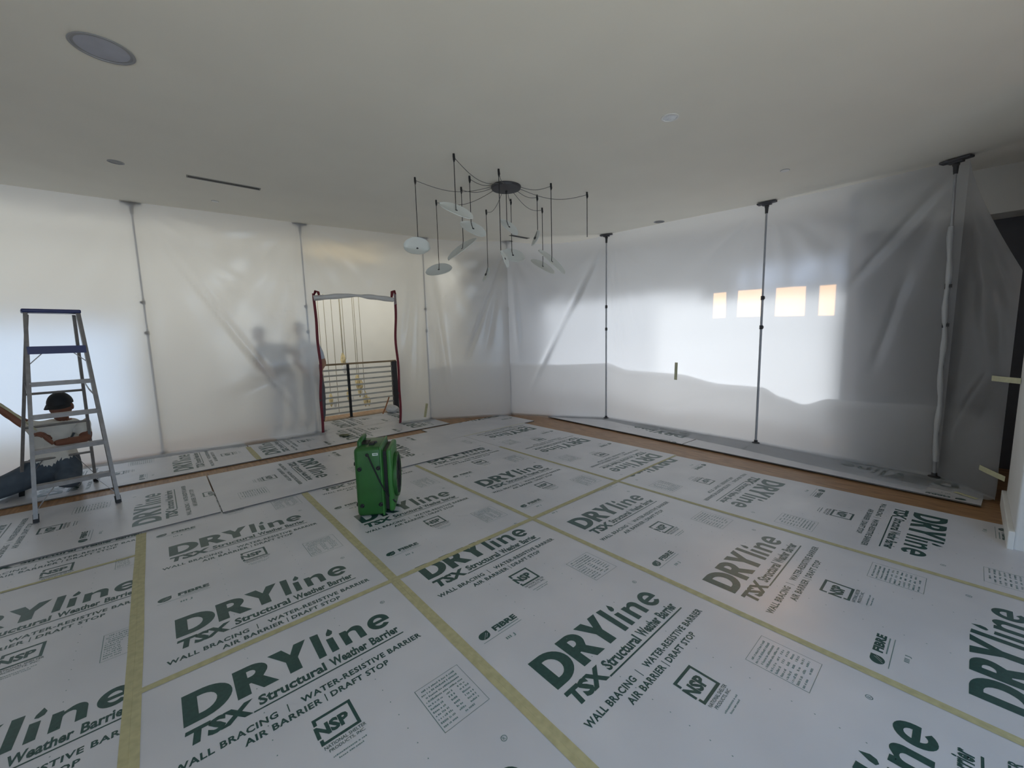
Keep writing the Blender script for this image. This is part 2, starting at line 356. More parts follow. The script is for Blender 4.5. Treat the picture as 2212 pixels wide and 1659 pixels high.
    for r_ in range(11):
        y = b1 - .026 - r_ * .0200
        if r_ < 4: segs = [(.93 - .01 * (r_ % 2), 1.10)]
        else: segs = [(.918, .985), (1.005, 1.035), (1.060, 1.105)] if r_ != 10 else [(.918, .985), (1.02, 1.075)]
        for x0, x1 in segs: dash(rect, x0, x1, y, .010, rnd)
    # nail marks
    for a in (.408, .812):
        for k in range(14):
            y = -.75 + k * PITCH / 14
            U.add([(a - .0025, y - .001, 0), (a + .002, y - .003, 0), (a + .003, y + .001, 0), (a + .0005, y + .004, 0)], [(0, 1, 2, 3)])
    return U
def dash(rect, x0, x1, y, hgt, rnd=random):
    x = x0
    while x < x1 - .004:
        wd = rnd.uniform(.003, .007); k = rnd.uniform(.6, 1.0)
        rect(x, min(x + wd, x1), y, y + hgt * k); x += wd + rnd.choice((.0015, .0015, .002, .006))
PR = make_print()
PRMESH = PR.mesh('print', [INK, INKL])
PA0, PA1 = 0.08, 1.13
PB0, PB1 = -0.76, 0.545

def print_piece(parent, base, La, Lb, shift):
    """one repeat of the print with D baseline at local b=base, clipped to the board (0..La, 0..Lb)"""
    full = base + PB0 > 0.004 and base + PB1 < Lb - 0.004 and PA0 + shift > 0 and PA1 + shift < La
    if base + PB1 < 0.02 or base + PB0 > Lb - 0.02: return
    if full:
        link('print', PRMESH, parent, (shift, base, 0.0006)); return
    bm = bmesh.new(); bm.from_mesh(PRMESH)
    for co, no in (((0.002 - shift, 0, 0), (-1, 0, 0)), ((La - 0.002 - shift, 0, 0), (1, 0, 0)), ((0, 0.002 - base, 0), (0, -1, 0)), ((0, Lb - 0.002 - base, 0), (0, 1, 0))):
        bmesh.ops.bisect_plane(bm, geom=bm.verts[:] + bm.edges[:] + bm.faces[:], plane_co=co, plane_no=no, clear_outer=True)
    if len(bm.faces):
        me = bpy.data.meshes.new('print'); bm.to_mesh(me)
        for q in (INK, INKL): me.materials.append(q)
        link('print', me, parent, (shift, base, 0.0006))
    bm.free()

BT = 0.011
def board(label, O, ang, La, Lb, bases, z=0.0, shift=0.0, warp=0.0, group='printed protection boards on the floor'):
    """sheet with local a (print direction) and b (print up); O = local origin corner, ang = heading of a"""
    root = empty('floor_board', (O[0], O[1], z), ang)
    s = MB(); g = 0.0015
    s.box((La / 2, Lb / 2, -BT / 2), (La - 2 * g, Lb - 2 * g, BT))
    s.mi = [1] * 6; s.mi[5] = 0
    s.build('sheet', [BOARD, BOARDE], root)
    for bs in bases: print_piece(root, bs, La, Lb, shift)
    tag(root, label, 'board', group); return root
# heading: a along +y -> angle 90deg, b = -x
H = pi / 2
XN, XD, XF = 0.43, -2.31, -5.05
def col_board(label, y0, y1, xn, xf, bases_x, shift=0.0, z=0.0):
    board(label, (xn, y0), H, y1 - y0, xn - xf, [xn - bx for bx in bases_x], z, shift)
def rep(b0): return [b0 + k * PITCH for k in range(-3, 4)]
col_board('printed white board in the lower left foreground, cut by the left frame edge', -1.45, -0.21, -1.16, -3.90, rep(-2.29), shift=0.205)
col_board('white board between the thin brown tape and the loose board at the left edge', -1.45, -0.21, -3.90, -4.9, rep(-4.4), shift=0.205)
col_board('printed white board in the lower centre foreground with a boxed table at its right', -0.21, 1.0, XN, XD, rep(-1.945))
col_board('printed white board left of the green blower, behind the lower centre board', -0.21, 1.0, XD, XF, rep(-2.60))
col_board('printed white board in front of the green blower, its top lettering cut by the tape', 1.0, 2.22, XN, XD, rep(-1.055))
col_board('printed white board carrying the green blower', 1.0, 2.22, XD, XF, rep(-3.222))
col_board('printed white board in the lower right foreground', 2.22, 3.44, XN, XD, rep(-0.79))
col_board('printed white board right of the green blower towards the far corner', 2.22, 3.44, XD, XF, rep(-3.15))
def flip_board(label, y0, y1, xa, xb, bases_x, z=0.0):
    """a along -y, b along +x"""
    board(label, (xa, y1), -H, y1 - y0, xb - xa, [bx - xa for bx in bases_x], z)
flip_board('upside-down printed board along the right wood strip, nearest the white wall end', 3.44, 4.67, XD, XN, rep(-0.225))
flip_board('upside-down printed board along the right wood strip, farther towards the corner', 3.44, 4.70, XF, XD, rep(-2.60))
board('small filler board in the far corner of the floor', (-5.93, 4.95), -H, 1.75, 0.88, [-.1], 0.0)
# loose boards laid over the first layer along the left
board('loose board under the front feet of the ladder, lying on the first layer', (-4.35, 0.32), pi, 1.34, 2.75, [0.39, 0.39 + PITCH], BT + .001)
board('loose board left of the green blower, its lettering turned sideways', (-5.68, 0.33), 0, 1.36, 2.88, [0.88, 0.88 + PITCH], BT + .001)
board('board against the left plastic sheet behind the kneeling person', (-6.0, 0.90), pi, 1.28, 2.75, [0.65, 0.65 + PITCH, 0.65 + 2 * PITCH], .004)
board('board against the left plastic sheet below the doorway', (-6.0, 3.80), pi, 0.95, 2.89, [2.6, 2.6 - PITCH, 2.6 - 2 * PITCH], .004)
board('board beyond the plastic doorway in front of the railing', (-6.97, 4.2), pi, 0.95, 2.9, [0.6, 0.6 + PITCH], -.0005)
ra = atan2(5.02 - 5.34, 0.2 - (-4.99))
board('board under the right plastic sheet, nearest the white wall end', (0.20 + .0, 5.86), pi + ra, 2.62, 0.84, [0.30], .012)
board('board under the right plastic sheet, farther towards the corner', (0.20 + cos(pi + ra) * 2.63, 5.86 + sin(pi + ra) * 2.63), pi + ra, 2.62, 0.84, [0.35], .012)

# tapes: thin strips that follow the joints
def tape(label, p0, p1, wd, z=0.0014, M=TAPEM, name='floor_tape', group='masking tape strips on the floor joints'):
    p0, p1 = Vector((p0[0], p0[1], 0)), Vector((p1[0], p1[1], 0)); t = (p1 - p0); Ln = t.length; t.normalize(); n = Vector((-t.y, t.x, 0)); s = MB()
    N = max(4, int(Ln / 0.12)); vs = []
    for i in range(N + 1):
        q = p0 + t * Ln * i / N; j = noise.noise(Vector((q.x * 1.3, q.y * 1.3, 5))) * 0.004; k = 1 + 0.08 * noise.noise(Vector((q.x * 4, q.y * 4, 2)))
        for sd_ in (-1, -0.08, 0, 0.08, 1): vs.append(tuple(q + n * (j + sd_ * wd / 2 * k) + Vector((0, 0, z + (-0.0008 if sd_ == 0 else 0)))))
    fs = [(i * 5 + k, i * 5 + k + 1, (i + 1) * 5 + k + 1, (i + 1) * 5 + k) for i in range(N) for k in range(4)]
    s.add(vs, fs); o = s.build(name, M); tag(o, label, 'tape', group); return o
tape('wide yellow tape running from the bottom centre to the left of the blower', (XN, 1.0), (-4.33, 1.0), 0.058)
tape('yellow tape from the lower right corner through the crossing right of the blower', (XN, 2.22), (-4.30, 2.22), 0.042)
tape('yellow tape running parallel to the right wood strip', (XN, 3.44), (-4.2, 3.44), 0.040)
tape('wide yellow tape at the lower left, dirty along its middle', (XN, -0.21), (-4.33, -0.21), 0.060)
tape('cross tape between the two lower left lettering blocks', (XD, -0.21), (XD, 1.0), 0.038, z=.0019)
tape('cross tape just right of the first crossing near the blower', (XD, 1.0), (XD, 2.22), 0.042, z=.0019)
tape('cross tape between the second and third crossing', (XD, 2.22), (XD, 3.44), 0.045, z=.0019)
tape('cross tape ending at the right wood strip', (XD, 3.44), (XD, 4.68), 0.030, z=.0019)
tape('thin brown tape at the left edge below the loose board', (-3.90, -1.45), (-3.90, -0.21), 0.03, z=.0019)
tape('faint tape in the far corner of the boards', (XF, 3.44), (XF, 4.70), 0.018, z=.0019, M=TAPEP)
tape('short tape across the board joint by the left sheet', (-6.0, 0.90), (-6.85, 0.90), 0.06, z=.0056)

# ------------------------------------------------------------------ plastic sheets
Q = [(-7.72, -4.30), (-7.27, -0.03), (-6.97, 1.88), (-6.57, 3.76), (-5.76, 5.03), (-4.21, 5.93), (-1.80, 5.89), (-0.13, 5.70), (0.225, 5.24)]
def out_n(i):
    d = Vector((Q[i + 1][0] - Q[i][0], Q[i + 1][1] - Q[i][1], 0)).normalized(); return Vector((-d.y, d.x, 0))
DOOR_S = (0.055, 0.70)
# creases per panel: (s0, z0, s1, z1, amplitude m, half width m)
CREASE = {1: [(0.05, 3.15, 0.97, 0.10, .035, .035), (0.05, 3.15, 0.60, 2.35, .02, .05), (0.30, .55, 0.95, 1.05, .05, .16)],
          2: [(0.93, 3.1, 0.78, 1.2, .03, .07), (0.97, 3.1, 0.86, 0.4, .03, .06)],
          3: [(0.98, 3.1, 0.45, 1.05, .045, .03), (0.95, 3.0, 0.70, 1.2, .03, .06), (0.05, 3.1, 0.25, 0.3, .03, .06)],
          4: [(0.98, 3.1, 0.18, 0.35, .06, .035), (0.95, 2.9, 0.60, 1.75, .035, .02), (0.03, 3.1, 0.12, 1.0, .04, .05), (0.5, .05, .58, .7, .02, .03)],
          5: [(0.02, 3.1, 0.10, 0.95, .04, .03), (0.02, 3.1, 0.17, 0.95, .035, .03), (0.03, 3.1, 0.30, 1.2, .025, .06), (0.97, 3.0, 0.70, 2.5, .02, .02), (.3, .25, .95, .7, .03, .1)],
          6: [(0.97, 2.95, 0.50, 1.9, .05, .03), (0.80, 2.1, 0.66, 1.0, .03, .025), (.3, .3, .9, .6, .03, .1)],
          7: [(0.05, 2.9, 0.6, 1.6, .03, .05), (0.15, .3, .75, 1.1, .05, .07)]}
SAG = {0: .0, 1: .0, 2: .0, 3: .04, 4: .10, 5: .0, 6: .02, 7: 0}
def seg_dist(px, pz, ax, az, bx, bz):
    dx, dz = bx - ax, bz - az; L2 = dx * dx + dz * dz; t = max(0, min(1, ((px - ax) * dx + (pz - az) * dz) / L2))
    return hypot(px - ax - t * dx, pz - az - t * dz), t
def sheet_point(i, s, t, Ln):
    a, c = Vector((Q[i][0], Q[i][1], 0)), Vector((Q[i + 1][0], Q[i + 1][1], 0)); n = out_n(i)
    p = a.lerp(c, s)
    top = ceil_z(p.x, p.y) - 0.004 - SAG[i] * (4 * s * (1 - s))
    if i == 7: top = ceil_z(p.x, p.y) - 0.03 - 1.05 * s ** 0.8
    z = 0.015 + (top - 0.015) * t
    d = 0.0; ux = s * Ln
    for (s0, z0, s1, z1, am, hw) in CREASE.get(i, []):
        q, tt = seg_dist(ux, z, s0 * Ln, z0, s1 * Ln, z1)
        d += am * exp(-(q / hw) ** 2) * min(1, tt * 3 + .1) * min(1, (1 - tt) * 4 + .05)
    for px in (0.0, Ln):
        r = hypot(ux - px, z - top); ph = atan2(abs(ux - px), max(0.02, top - z))
        d += 0.016 * min(r, 1.1) * exp(-r / 1.3) * sin(17 * ph + i * 2 + px) * (1 if px or i not in (0,) else 1)
    d += 0.020 * noise.noise(Vector((ux * .7 + i * 9, z * .6, 1.7))) + 0.006 * noise.noise(Vector((ux * 3 + i * 7, z * 1.2, 4.1)))
    edge = min(1, ux / .15, (Ln - ux) / .15); topf = min(1, (top - z) / .25)
    d *= max(0, edge) * max(0.05, topf) * min(1, .3 + z / .5)
    bow = 0.05 * sin(pi * s) * (1 if i not in (7,) else 0)
    p = p - n * (d + bow * 0.3)
    return Vector((p.x, p.y, z)), n, top
def build_sheet(name, segs, label, skirt, right=False):
    S = MB()
    for i in segs:
        Ln = hypot(Q[i + 1][0] - Q[i][0], Q[i + 1][1] - Q[i][1]); nu = max(10, int(Ln / 0.035)); nv = 84
        if i == 0: nu = 60
        vs = []; fs = []
        rows = nv + 1
        sk = 6
        for a in range(nu + 1):
            s = a / nu
            kk = skirt(i, s)
            p0, n, _ = sheet_point(i, s, 0, Ln)
            zf = 0.0145 if right else 0.0062
            for k in range(sk, 0, -1):
                f_ = k / sk
                wob = 0.003 * noise.noise(Vector((p0.x * 3, p0.y * 3, k)))
                vs.append(tuple(p0 - n * kk * f_ + Vector((0, 0, zf - p0.z + max(0, wob) + 0.012 * (1 - f_) ** 3))))
            for j in range(rows):
                p, n, _ = sheet_point(i, s, j / nv, Ln); vs.append(tuple(p))
        R_ = rows + sk
        for a in range(nu):
            for j in range(R_ - 1):
                if i == 2:
                    sm = (a + .5) / nu; zc = vs[a * R_ + j][2]
                    if DOOR_S[0] < sm < DOOR_S[1] and zc < 2.22 - 0.0 * sm: continue
                fs.append((a * R_ + j, (a + 1) * R_ + j, (a + 1) * R_ + j + 1, a * R_ + j + 1))
        S.add(vs, fs)
    me = S.mesh(name, PLASTIC, smooth=True, angle=180)
    bm = bmesh.new(); bm.from_mesh(me); bmesh.ops.remove_doubles(bm, verts=bm.verts, dist=0.0008); bm.to_mesh(me); bm.free()
    o = link(name, me); tag(o, label, 'plastic sheet', 'plastic containment sheets'); return o
build_sheet('plastic_sheet', [0, 1, 2, 3], 'milky plastic sheet along the left with the zipped doorway cut in it', lambda i, s: 0.16 if i < 3 else 0.06)
def sk_right(i, s):
    if i == 4: return 0.04 + 0.10 * s
    if i == 5: return 0.14 + 0.30 * s
    if i == 6: return 0.44 + 0.12 * s
    return 0.56 - 0.50 * s
build_sheet('plastic_sheet', [4, 5, 6, 7], 'milky plastic sheet along the right in front of the bright window', sk_right, True)

# second, lower film hung behind the sheet on the right
CT = [(3, -0.02, .955), (3, .35, 1.01), (3, 1.0, .99), (4, .5, .955), (4, 1.0, .985), (5, .15, .88), (5, .52, .864), (5, .80, .756), (5, 1.0, .753), (6, .15, .644), (6, .28, .584), (6, .45, .683), (6, .65, .684), (6, 1.0, .718), (7, .9, .66)]
def film(name, label, dz, off, M, lo=0.01):
    S = MB(); vs = []; prof = []
    for k in range(len(CT) - 1):
        for j in range(12):
            f_ = j / 12; g = f_ * f_ * (3 - 2 * f_) if k > 5 else f_
            u0 = CT[k][0] + CT[k][1]; u1 = CT[k + 1][0] + CT[k + 1][1]
            u = u0 + (u1 - u0) * f_; z = CT[k][2] + (CT[k + 1][2] - CT[k][2]) * g
            prof.append((u, z))
    NV = 26
    for u, z in prof:
        i = min(7, max(3, int(u))); s = u - i; a, c = Q[i], Q[i + 1]; n = out_n(i)
        p = Vector((a[0] + (c[0] - a[0]) * s, a[1] + (c[1] - a[1]) * s, 0))
        for j in range(NV + 1):
            t = j / NV; zz = lo + (z + dz - lo) * t
            d = off + 0.02 * noise.noise(Vector((u * 4, zz * 2.5, 3))) * (1 - t) + 0.015 * sin(u * 5 + zz * 3) * (1 - t)
            vs.append(tuple(p + n * d + Vector((0, 0, zz))))
    R_ = NV + 1
    S.add(vs, [(a * R_ + j, (a + 1) * R_ + j, (a + 1) * R_ + j + 1, a * R_ + j + 1) for a in range(len(prof) - 1) for j in range(NV)])
    o = S.build(name, M, None, True, 180); tag(o, label, 'drop cloth'); return o
film('drop_cloth', 'cream drop film with a wavy top hung low behind the right plastic sheet', 0.0, 0.075, CLOTH)

# doorway: rolled-up flap and two red zippers
def dp(s, z, off=0.0):
    a, c = Vector((Q[2][0], Q[2][1], 0)), Vector((Q[3][0], Q[3][1], 0)); p = a.lerp(c, s) - out_n(2) * off; return Vector((p.x, p.y, z))
s = MB(); pts = []; rs = []
for k in range(25):
    t = k / 24; sg = 2.20 + 0.03 * sin(pi * t) - 0.05 * abs(t - .5)
    pts.append(dp(DOOR_S[0] + (DOOR_S[1] - DOOR_S[0]) * t, sg, .03)); rs.append(0.075 - 0.045 * exp(-((t - .52) / .10) ** 2) * 0.9 + 0.006 * sin(t * 30))
s.tube(pts, rs, 14, flat=0.55); fo = s.build('door_flap', ROLLED, None, True, 60); tag(fo, 'rolled-up plastic door flap tied above the opening between the red zippers', 'plastic flap')
def zipper(label, sb, st, ztop, side):
    r_ = empty('zipper', dp(sb, 0.005, .012)); o0 = r_.location.copy()
    strip = MB(); vs = []; N = 40
    for k in range(N + 1):
        t = k / N; z = 0.012 + (ztop - 0.012) * t; sx = sb + (st - sb) * t + 0.012 * sin(t * 5.0 + side) * sin(pi * t) + 0.004 * sin(t * 17)
        for e_ in (-1, 1):
            for f_ in (0, 1): vs.append(tuple(dp(sx + e_ * 0.0105, z, .012 + .008 * f_) - o0))
    fs = []
    for k in range(N):
        q = k * 4; w_ = q + 4
        fs += [(q, q + 2, w_ + 2, w_), (q + 1, w_ + 1, w_ + 3, q + 3), (q, w_, w_ + 1, q + 1), (q + 2, q + 3, w_ + 3, w_ + 2)]
    strip.add(vs, fs); strip.build('zipper_tape', RED, r_)
    c = MB(); c.tube([dp(st, ztop - .02, .02) - o0, dp(st - side * .012, ztop + .035, .035) - o0, dp(st - side * .030, ztop + .02, .055) - o0, dp(st - side * .040, ztop - .08, .06) - o0], [.022, .034, .036, .024], 10, flat=.45); c.build('curled_end', RED, r_, True)
    t_ = MB(); t_.box(tuple(dp(sb, .55, .026) - o0), (.012, .02, .035), bev=.003); t_.build('slider', DARKG, r_)
    tag(r_, label, 'zipper', 'red zippers of the plastic doorway')
zipper('dark red zipper on the left side of the plastic doorway', 0.045, 0.062, 2.25, -1)
zipper('dark red zipper on the right side of the plastic doorway', 0.700, 0.722, 2.29, 1)

# ------------------------------------------------------------------ support poles
def pole(label, base, top, head_ang, joints=(0.50, 0.42)):
    r_ = empty('support_pole', (base[0], base[1], 0.0)); B = Vector((base[0], base[1], 0)); T = Vector((top[0], top[1], ceil_z(top[0], top[1]) - 0.004)) - B
    f_ = MB(); f_.lathe([(.045, 0.018), (.045, .026), (.022, .034), (.020, .06)], 16); f_.build('foot', DARKG, r_, True)
    z1 = T * joints[0]; p = MB(); p.tube([T * .012, z1], .0140, 10); p.build('lower_tube', POLE, r_, True)
    p = MB(); p.tube([z1, T * .965], .0110, 10); p.build('upper_tube', POLE, r_, True)
    for q in (joints[0], joints[0] + .12 if joints[0] < .55 else joints[0] - .12):
        c = MB(); c.tube([T * q - Vector((0, 0, .025)), T * q + Vector((0, 0, .025))], .020, 10); c.box(tuple(T * q + Vector((.02, -.02, 0))), (.02, .03, .03)); c.build('clamp', DARKG, r_, True)
    c = MB(); c.tube([T * .955, T * .985], [.016, .022], 10); c.ell(tuple(T * .982), (.026, .026, .022), 10, 8); c.build('swivel', DARKG, r_, True)
    h = MB(); Mx = Matrix.Translation(T - Vector((0, 0, .014))) @ Matrix.Rotation(head_ang, 4, 'Z'); h.box((0, 0, 0), (.21, .080, .020), Mx, bev=.006); h.box((0, 0, -.018), (.10, .05, .02), Mx, bev=.004); h.build('head_plate', mat('head_plate_grey', (86, 85, 88), .6), r_)
    tag(r_, label, 'pole', 'poles holding up the plastic sheets'); return r_
def off(i, d=0.045):   # position behind a polyline corner
    n = (out_n(max(0, i - 1)) + out_n(min(7, i))).normalized(); return Vector((Q[i][0], Q[i][1], 0)) + n * d
PL = [(1, 'support pole nearest the stepladder, head plate taped to the ceiling', .05, (.0, .0)), (2, 'support pole just left of the red zippered doorway', .05, (0, 0)), (3, 'support pole right of the doorway under the pendant shades', .05, (0, .0)),
      (4, 'support pole in the far corner behind the pendant lamp', .05, (0, 0)), (5, 'support pole between the far corner and the bright window', .05, (0, 0)),
      (6, 'support pole in front of the bright window beside the orange sun patches', .05, (0, 0)), (7, 'support pole before the dark opening at the right, blurred by the sheet', .16, (-.06, .0))]
for i, lab, d, sh in PL:
    p = off(i, {5: -.035, 6: -.035, 7: -.050}.get(i, d)); an = {1: 1.45, 2: 1.4, 3: 1.35, 4: .75, 5: .3, 6: .0, 7: -.35}[i]
    po = pole(lab, (p.x, p.y), (p.x + sh[0], p.y + sh[1]), an, (.50, .4) if i in (1, 3, 4) else (.62, .4))
    if i == 7:
        wr = MB(); tp = Vector((sh[0], sh[1], ceil_z(p.x, p.y))); wr.tube([tp * t_ + Vector((.006 * sin(t_ * 31), .006 * cos(t_ * 23), 0)) for t_ in [.06 + .74 * q / 24 for q in range(25)]], [.034 + .007 * sin(q * 1.7) for q in range(25)], 12, cap=False, flat=.6); wr.build('film_wrap', ROLLED, po, True, 180)

# tape pieces on the sheets
def tape_piece(label, p, u, n, L_, wd, M=TAPEP, bend=0.0):
    """p centre, u long axis, n facing"""
    u = Vector(u).normalized(); n = Vector(n).normalized(); v = n.cross(u).normalized(); s = MB(); vs = []; N = 8
    for k in range(N + 1):
        t = k / N - .5
        for e_ in (-1, 1):
            for f_ in (0, .0012): vs.append(tuple(u * t * L_ + v * e_ * wd / 2 + n * (f_ + bend * (0.25 - t * t))))
    fs = []
    for k in range(N):
        q = k * 4; w_ = q + 4
        fs += [(q, w_, w_ + 2, q + 2), (q + 1, q + 3, w_ + 3, w_ + 1), (q, q + 1, w_ + 1, w_), (q + 2, w_ + 2, w_ + 3, q + 3)]
    s.add(vs, fs); o = s.build('tape_piece', M, None, loc=p); tag(o, label, 'tape', 'pieces of pale masking tape'); return o
tape_piece('upright piece of pale tape on the right sheet at the top of the drop film', (-2.905, 5.83, .92), (.02, 0, 1), (0, -1, 0), .26, .045)
tape_piece('short leaning piece of tape low on the left sheet beside the right zipper', (-6.50, 3.62, .20), (.0, .22, 1), (.95, -.2, 0), .25, .045, TAPEM)
tape_piece('tape joining the right sheet to the white wall end at chest height', (.205, 5.20, 1.05), (.45, -.75, .02), (-.86, -.5, 0), .28, .045, bend=.01)
tape_piece('tape joining the right sheet to the white wall end near the floor', (.19, 5.23, .25), (.5, -.8, -.06), (-.86, -.5, 0), .26, .045, bend=.01)
tape_piece('curled tape on the printed corner of the board by the white wall end', (.06, 5.22, .017), (.7, -.5, 0), (0, 0, 1), .16, .04)

# ------------------------------------------------------------------ ceiling fittings
def ceil_frame(x, y, rz=0.0):
    n = Vector((C1, C2, -1)).normalized()
    zx = Vector((cos(rz), sin(rz), 0)); zx = (zx - n * zx.dot(n)).normalized(); zy = n.cross(zx)
    M = Matrix.Identity(4)
    for k in range(3): M[k][0] = zx[k]; M[k][1] = zy[k]; M[k][2] = n[k]; M[k][3] = (x, y, ceil_z(x, y))[k]
    return M                                        # local +z points down into the room
def cobj(name, x, y, rz=0.0):
    o = empty(name); o.matrix_world = ceil_frame(x, y, rz); return o
o = cobj('ceiling_speaker', -3.40, -0.045)
s = MB(); s.lathe([(.138, 0), (.142, .004), (.138, .007), (.128, .006), (.127, .002)], 40); s.build('rim', mat('speaker_rim', (150, 150, 152), .5), o, True)
s = MB(); s.lathe([(.127, .001), (.10, .0035), (.05, .0045), (.002, .005)], 40); s.build('grille', mat('speaker_grille', (182, 184, 194), .7, bump=.3, bscale=500), o, True)
tag(o, 'round grey speaker grille set flush in the ceiling at the upper left', 'speaker')
def downlight(label, x, y, r=.055, dark=False):
    o = cobj('downlight', x, y)
    s = MB(); s.lathe([(r * 1.25, 0), (r * 1.27, .003), (r * 1.1, .005), (r, .003), (r * .98, .0005)], 28); s.build('trim_ring', TRIMW if not dark else mat('dull_trim', (150, 150, 152), .5), o, True)
    s = MB(); s.lathe([(r * .98, .0006), (r * .6, .0018), (r * .1, .0025)], 24); s.build('lens', mat('clear_lens', (206, 210, 214), .12, var=.1, scale=60) if not dark else mat('dark_lens', (96, 96, 98), .3), o, True)
    tag(o, label, 'downlight', 'downlights in the ceiling')
downlight('small recessed downlight above the stepladder', -5.617, -.087, .050, True)
downlight('shiny recessed downlight right of the pendant lamp', -1.613, 3.054, .050)
downlight('dull recessed downlight close to the right sheet', -3.20, 5.80, .060, True)
def slot(label, x, y, rz, L_, wd=.075):
    o = cobj('slot_diffuser', x, y, rz)
    s = MB(); s.box((0, wd / 2, .003), (L_, .010, .006)); s.box((0, -wd / 2, .003), (L_, .010, .006)); s.box((L_ / 2, 0, .003), (.010, wd, .006)); s.box((-L_ / 2, 0, .003), (.010, wd, .006)); s.build('frame', mat('diffuser_frame', (140, 138, 132), .5), o)
    for k in (-1, 0, 1):
        s = MB(); s.box((0, k * wd * .27, .0015), (L_ - .012, wd * .17, .002)); s.build('slot_blade', mat('slot_dark', (62, 60, 58), .7), o)
    tag(o, label, 'air vent', 'slot vents in the ceiling')
slot('long narrow slot vent in the ceiling above the stepladder', -5.59, .78, 1.505, .66)
slot('short slot vent in the ceiling at the far corner', -5.36, 4.98, 1.52, .40)
def cap(label, x, y):
    o = cobj('sprinkler_cap', x, y); s = MB(); s.lathe([(.036, 0), (.037, .004), (.030, .009), (.004, .010)], 20); s.build('cover_plate', TRIMW, o, True); s = MB(); s.lathe([(.040, 0), (.0405, .002), (.036, .002)], 20); s.build('gap_ring', mat('dull_trim', (150, 150, 152), .5), o)
    tag(o, label, 'sprinkler')
cap('small white sprinkler cap near the top of the right sheet', -1.35, 4.86)
cap('small white sprinkler cap between the two left pole heads', -6.50, .78)

# ------------------------------------------------------------------ pendant lamp with leaf shades
CX, CY = -3.57, 3.129
ch = empty('pendant_lamp', (CX, CY, ceil_z(CX, CY))); CO = ch.location.copy()
s = MB(); s.lathe([(.165, 0), (.168, -.012), (.160, -.032), (.03, -.036)][::-1], 40); s.build('canopy', mat('canopy_dark', (70, 69, 72), .5, metal=.3), ch, True)
tag(ch, 'pendant lamp with a dark ceiling canopy and many pale leaf shades on thin wires', 'lamp')
def zat(hx, hy, px, py):                            # height on the vertical through (hx,hy) seen at image (px,py)
    d = CF + CR * ((px - 1106) / 875.336) - CU * ((py - 829.5) / 875.336); k = (hx * d.x + hy * d.y) / (d.x * d.x + d.y * d.y); return 1.51 + d.z * k
WIRE = mat('thin_black_wire', (34, 33, 33), .5)
def leaf_mesh(L_, W_, fold):
    """oval leaf, folded along its mid rib, notch at the tip; closed thin solid"""
    top = []; fs = []; NU, NV = 20, 8
    for i in range(NU + 1):
        u = i / NU; x = (u - .5) * L_; half = W_ / 2 * (max(0, 1 - abs(2 * u - 1) ** 2.3)) ** .62 + .003
        for j in range(NV + 1):
            v = j / NV * 2 - 1; y = v * half; notch = -.10 * L_ * (1 - abs(v)) ** 1.5 * max(0, (u - .8) / .2)
            top.append((x + notch, y, fold * abs(v) ** 1.3 * W_ / 2 + .012 * (1 - (2 * u - 1) ** 2)))
    n = len(top); R_ = NV + 1
    vs = top + [(a, c, z - .006) for a, c, z in top]
    for i in range(NU):
        for j in range(NV):
            q = (i * R_ + j, (i + 1) * R_ + j, (i + 1) * R_ + j + 1, i * R_ + j + 1); fs.append(q); fs.append(tuple(k + n for k in q[::-1]))
    rim = [i * R_ for i in range(NU + 1)] + [NU * R_ + j for j in range(1, R_)] + [i * R_ + NV for i in range(NU - 1, -1, -1)] + [j for j in range(NV - 1, 0, -1)]
    for k in range(len(rim)):
        a, c = rim[k], rim[(k + 1) % len(rim)]; fs.append((a, a + n, c + n, c))
    return vs, fs
# hook, wire end and the leaf's centre, half length and half width as seen from the doorway side
HK = [((899, 520), (898, 538), (29, 4), 15, .5), ((982, 438), (983, 457), (36, 17), 13, .1), ((1016, 480), (1020, 496), (27, 15), 12, .1), ((995, 520), (994, 539), (31, -23), 11, .1),
      ((945, 572), (945, 584), (29, -5), 12, .06), ((1052, 577), (1047, 593), (-6, 15), 4, .1), ((1080, 545), (1087, 560), (7, 19), 4, .1), ((1094, 478), (1098, 492), (18, 17), 9, .1),
      ((1105, 543), (1107, 553), (26, 7), 12, .06), ((1163, 496), (1157, 514), (-6, 17), 4, .1), ((1191, 552), (1190, 567), (28, 26), 10, .1), ((1173, 562), (1172, 577), (25, 15), 9, .1), ((1270, 512), None, None, 0, 0)]
HXY = [(-4.017, 2.247), (-3.242, 2.22), (-3.594, 2.647), (-3.936, 2.778), (-4.541, 2.819), (-4.452, 3.536), (-3.244, 2.751), (-3.605, 3.159), (-3.883, 3.474), (-3.551, 3.598), (-3.171, 3.431), (-3.881, 4.023), (-3.087, 3.952)]
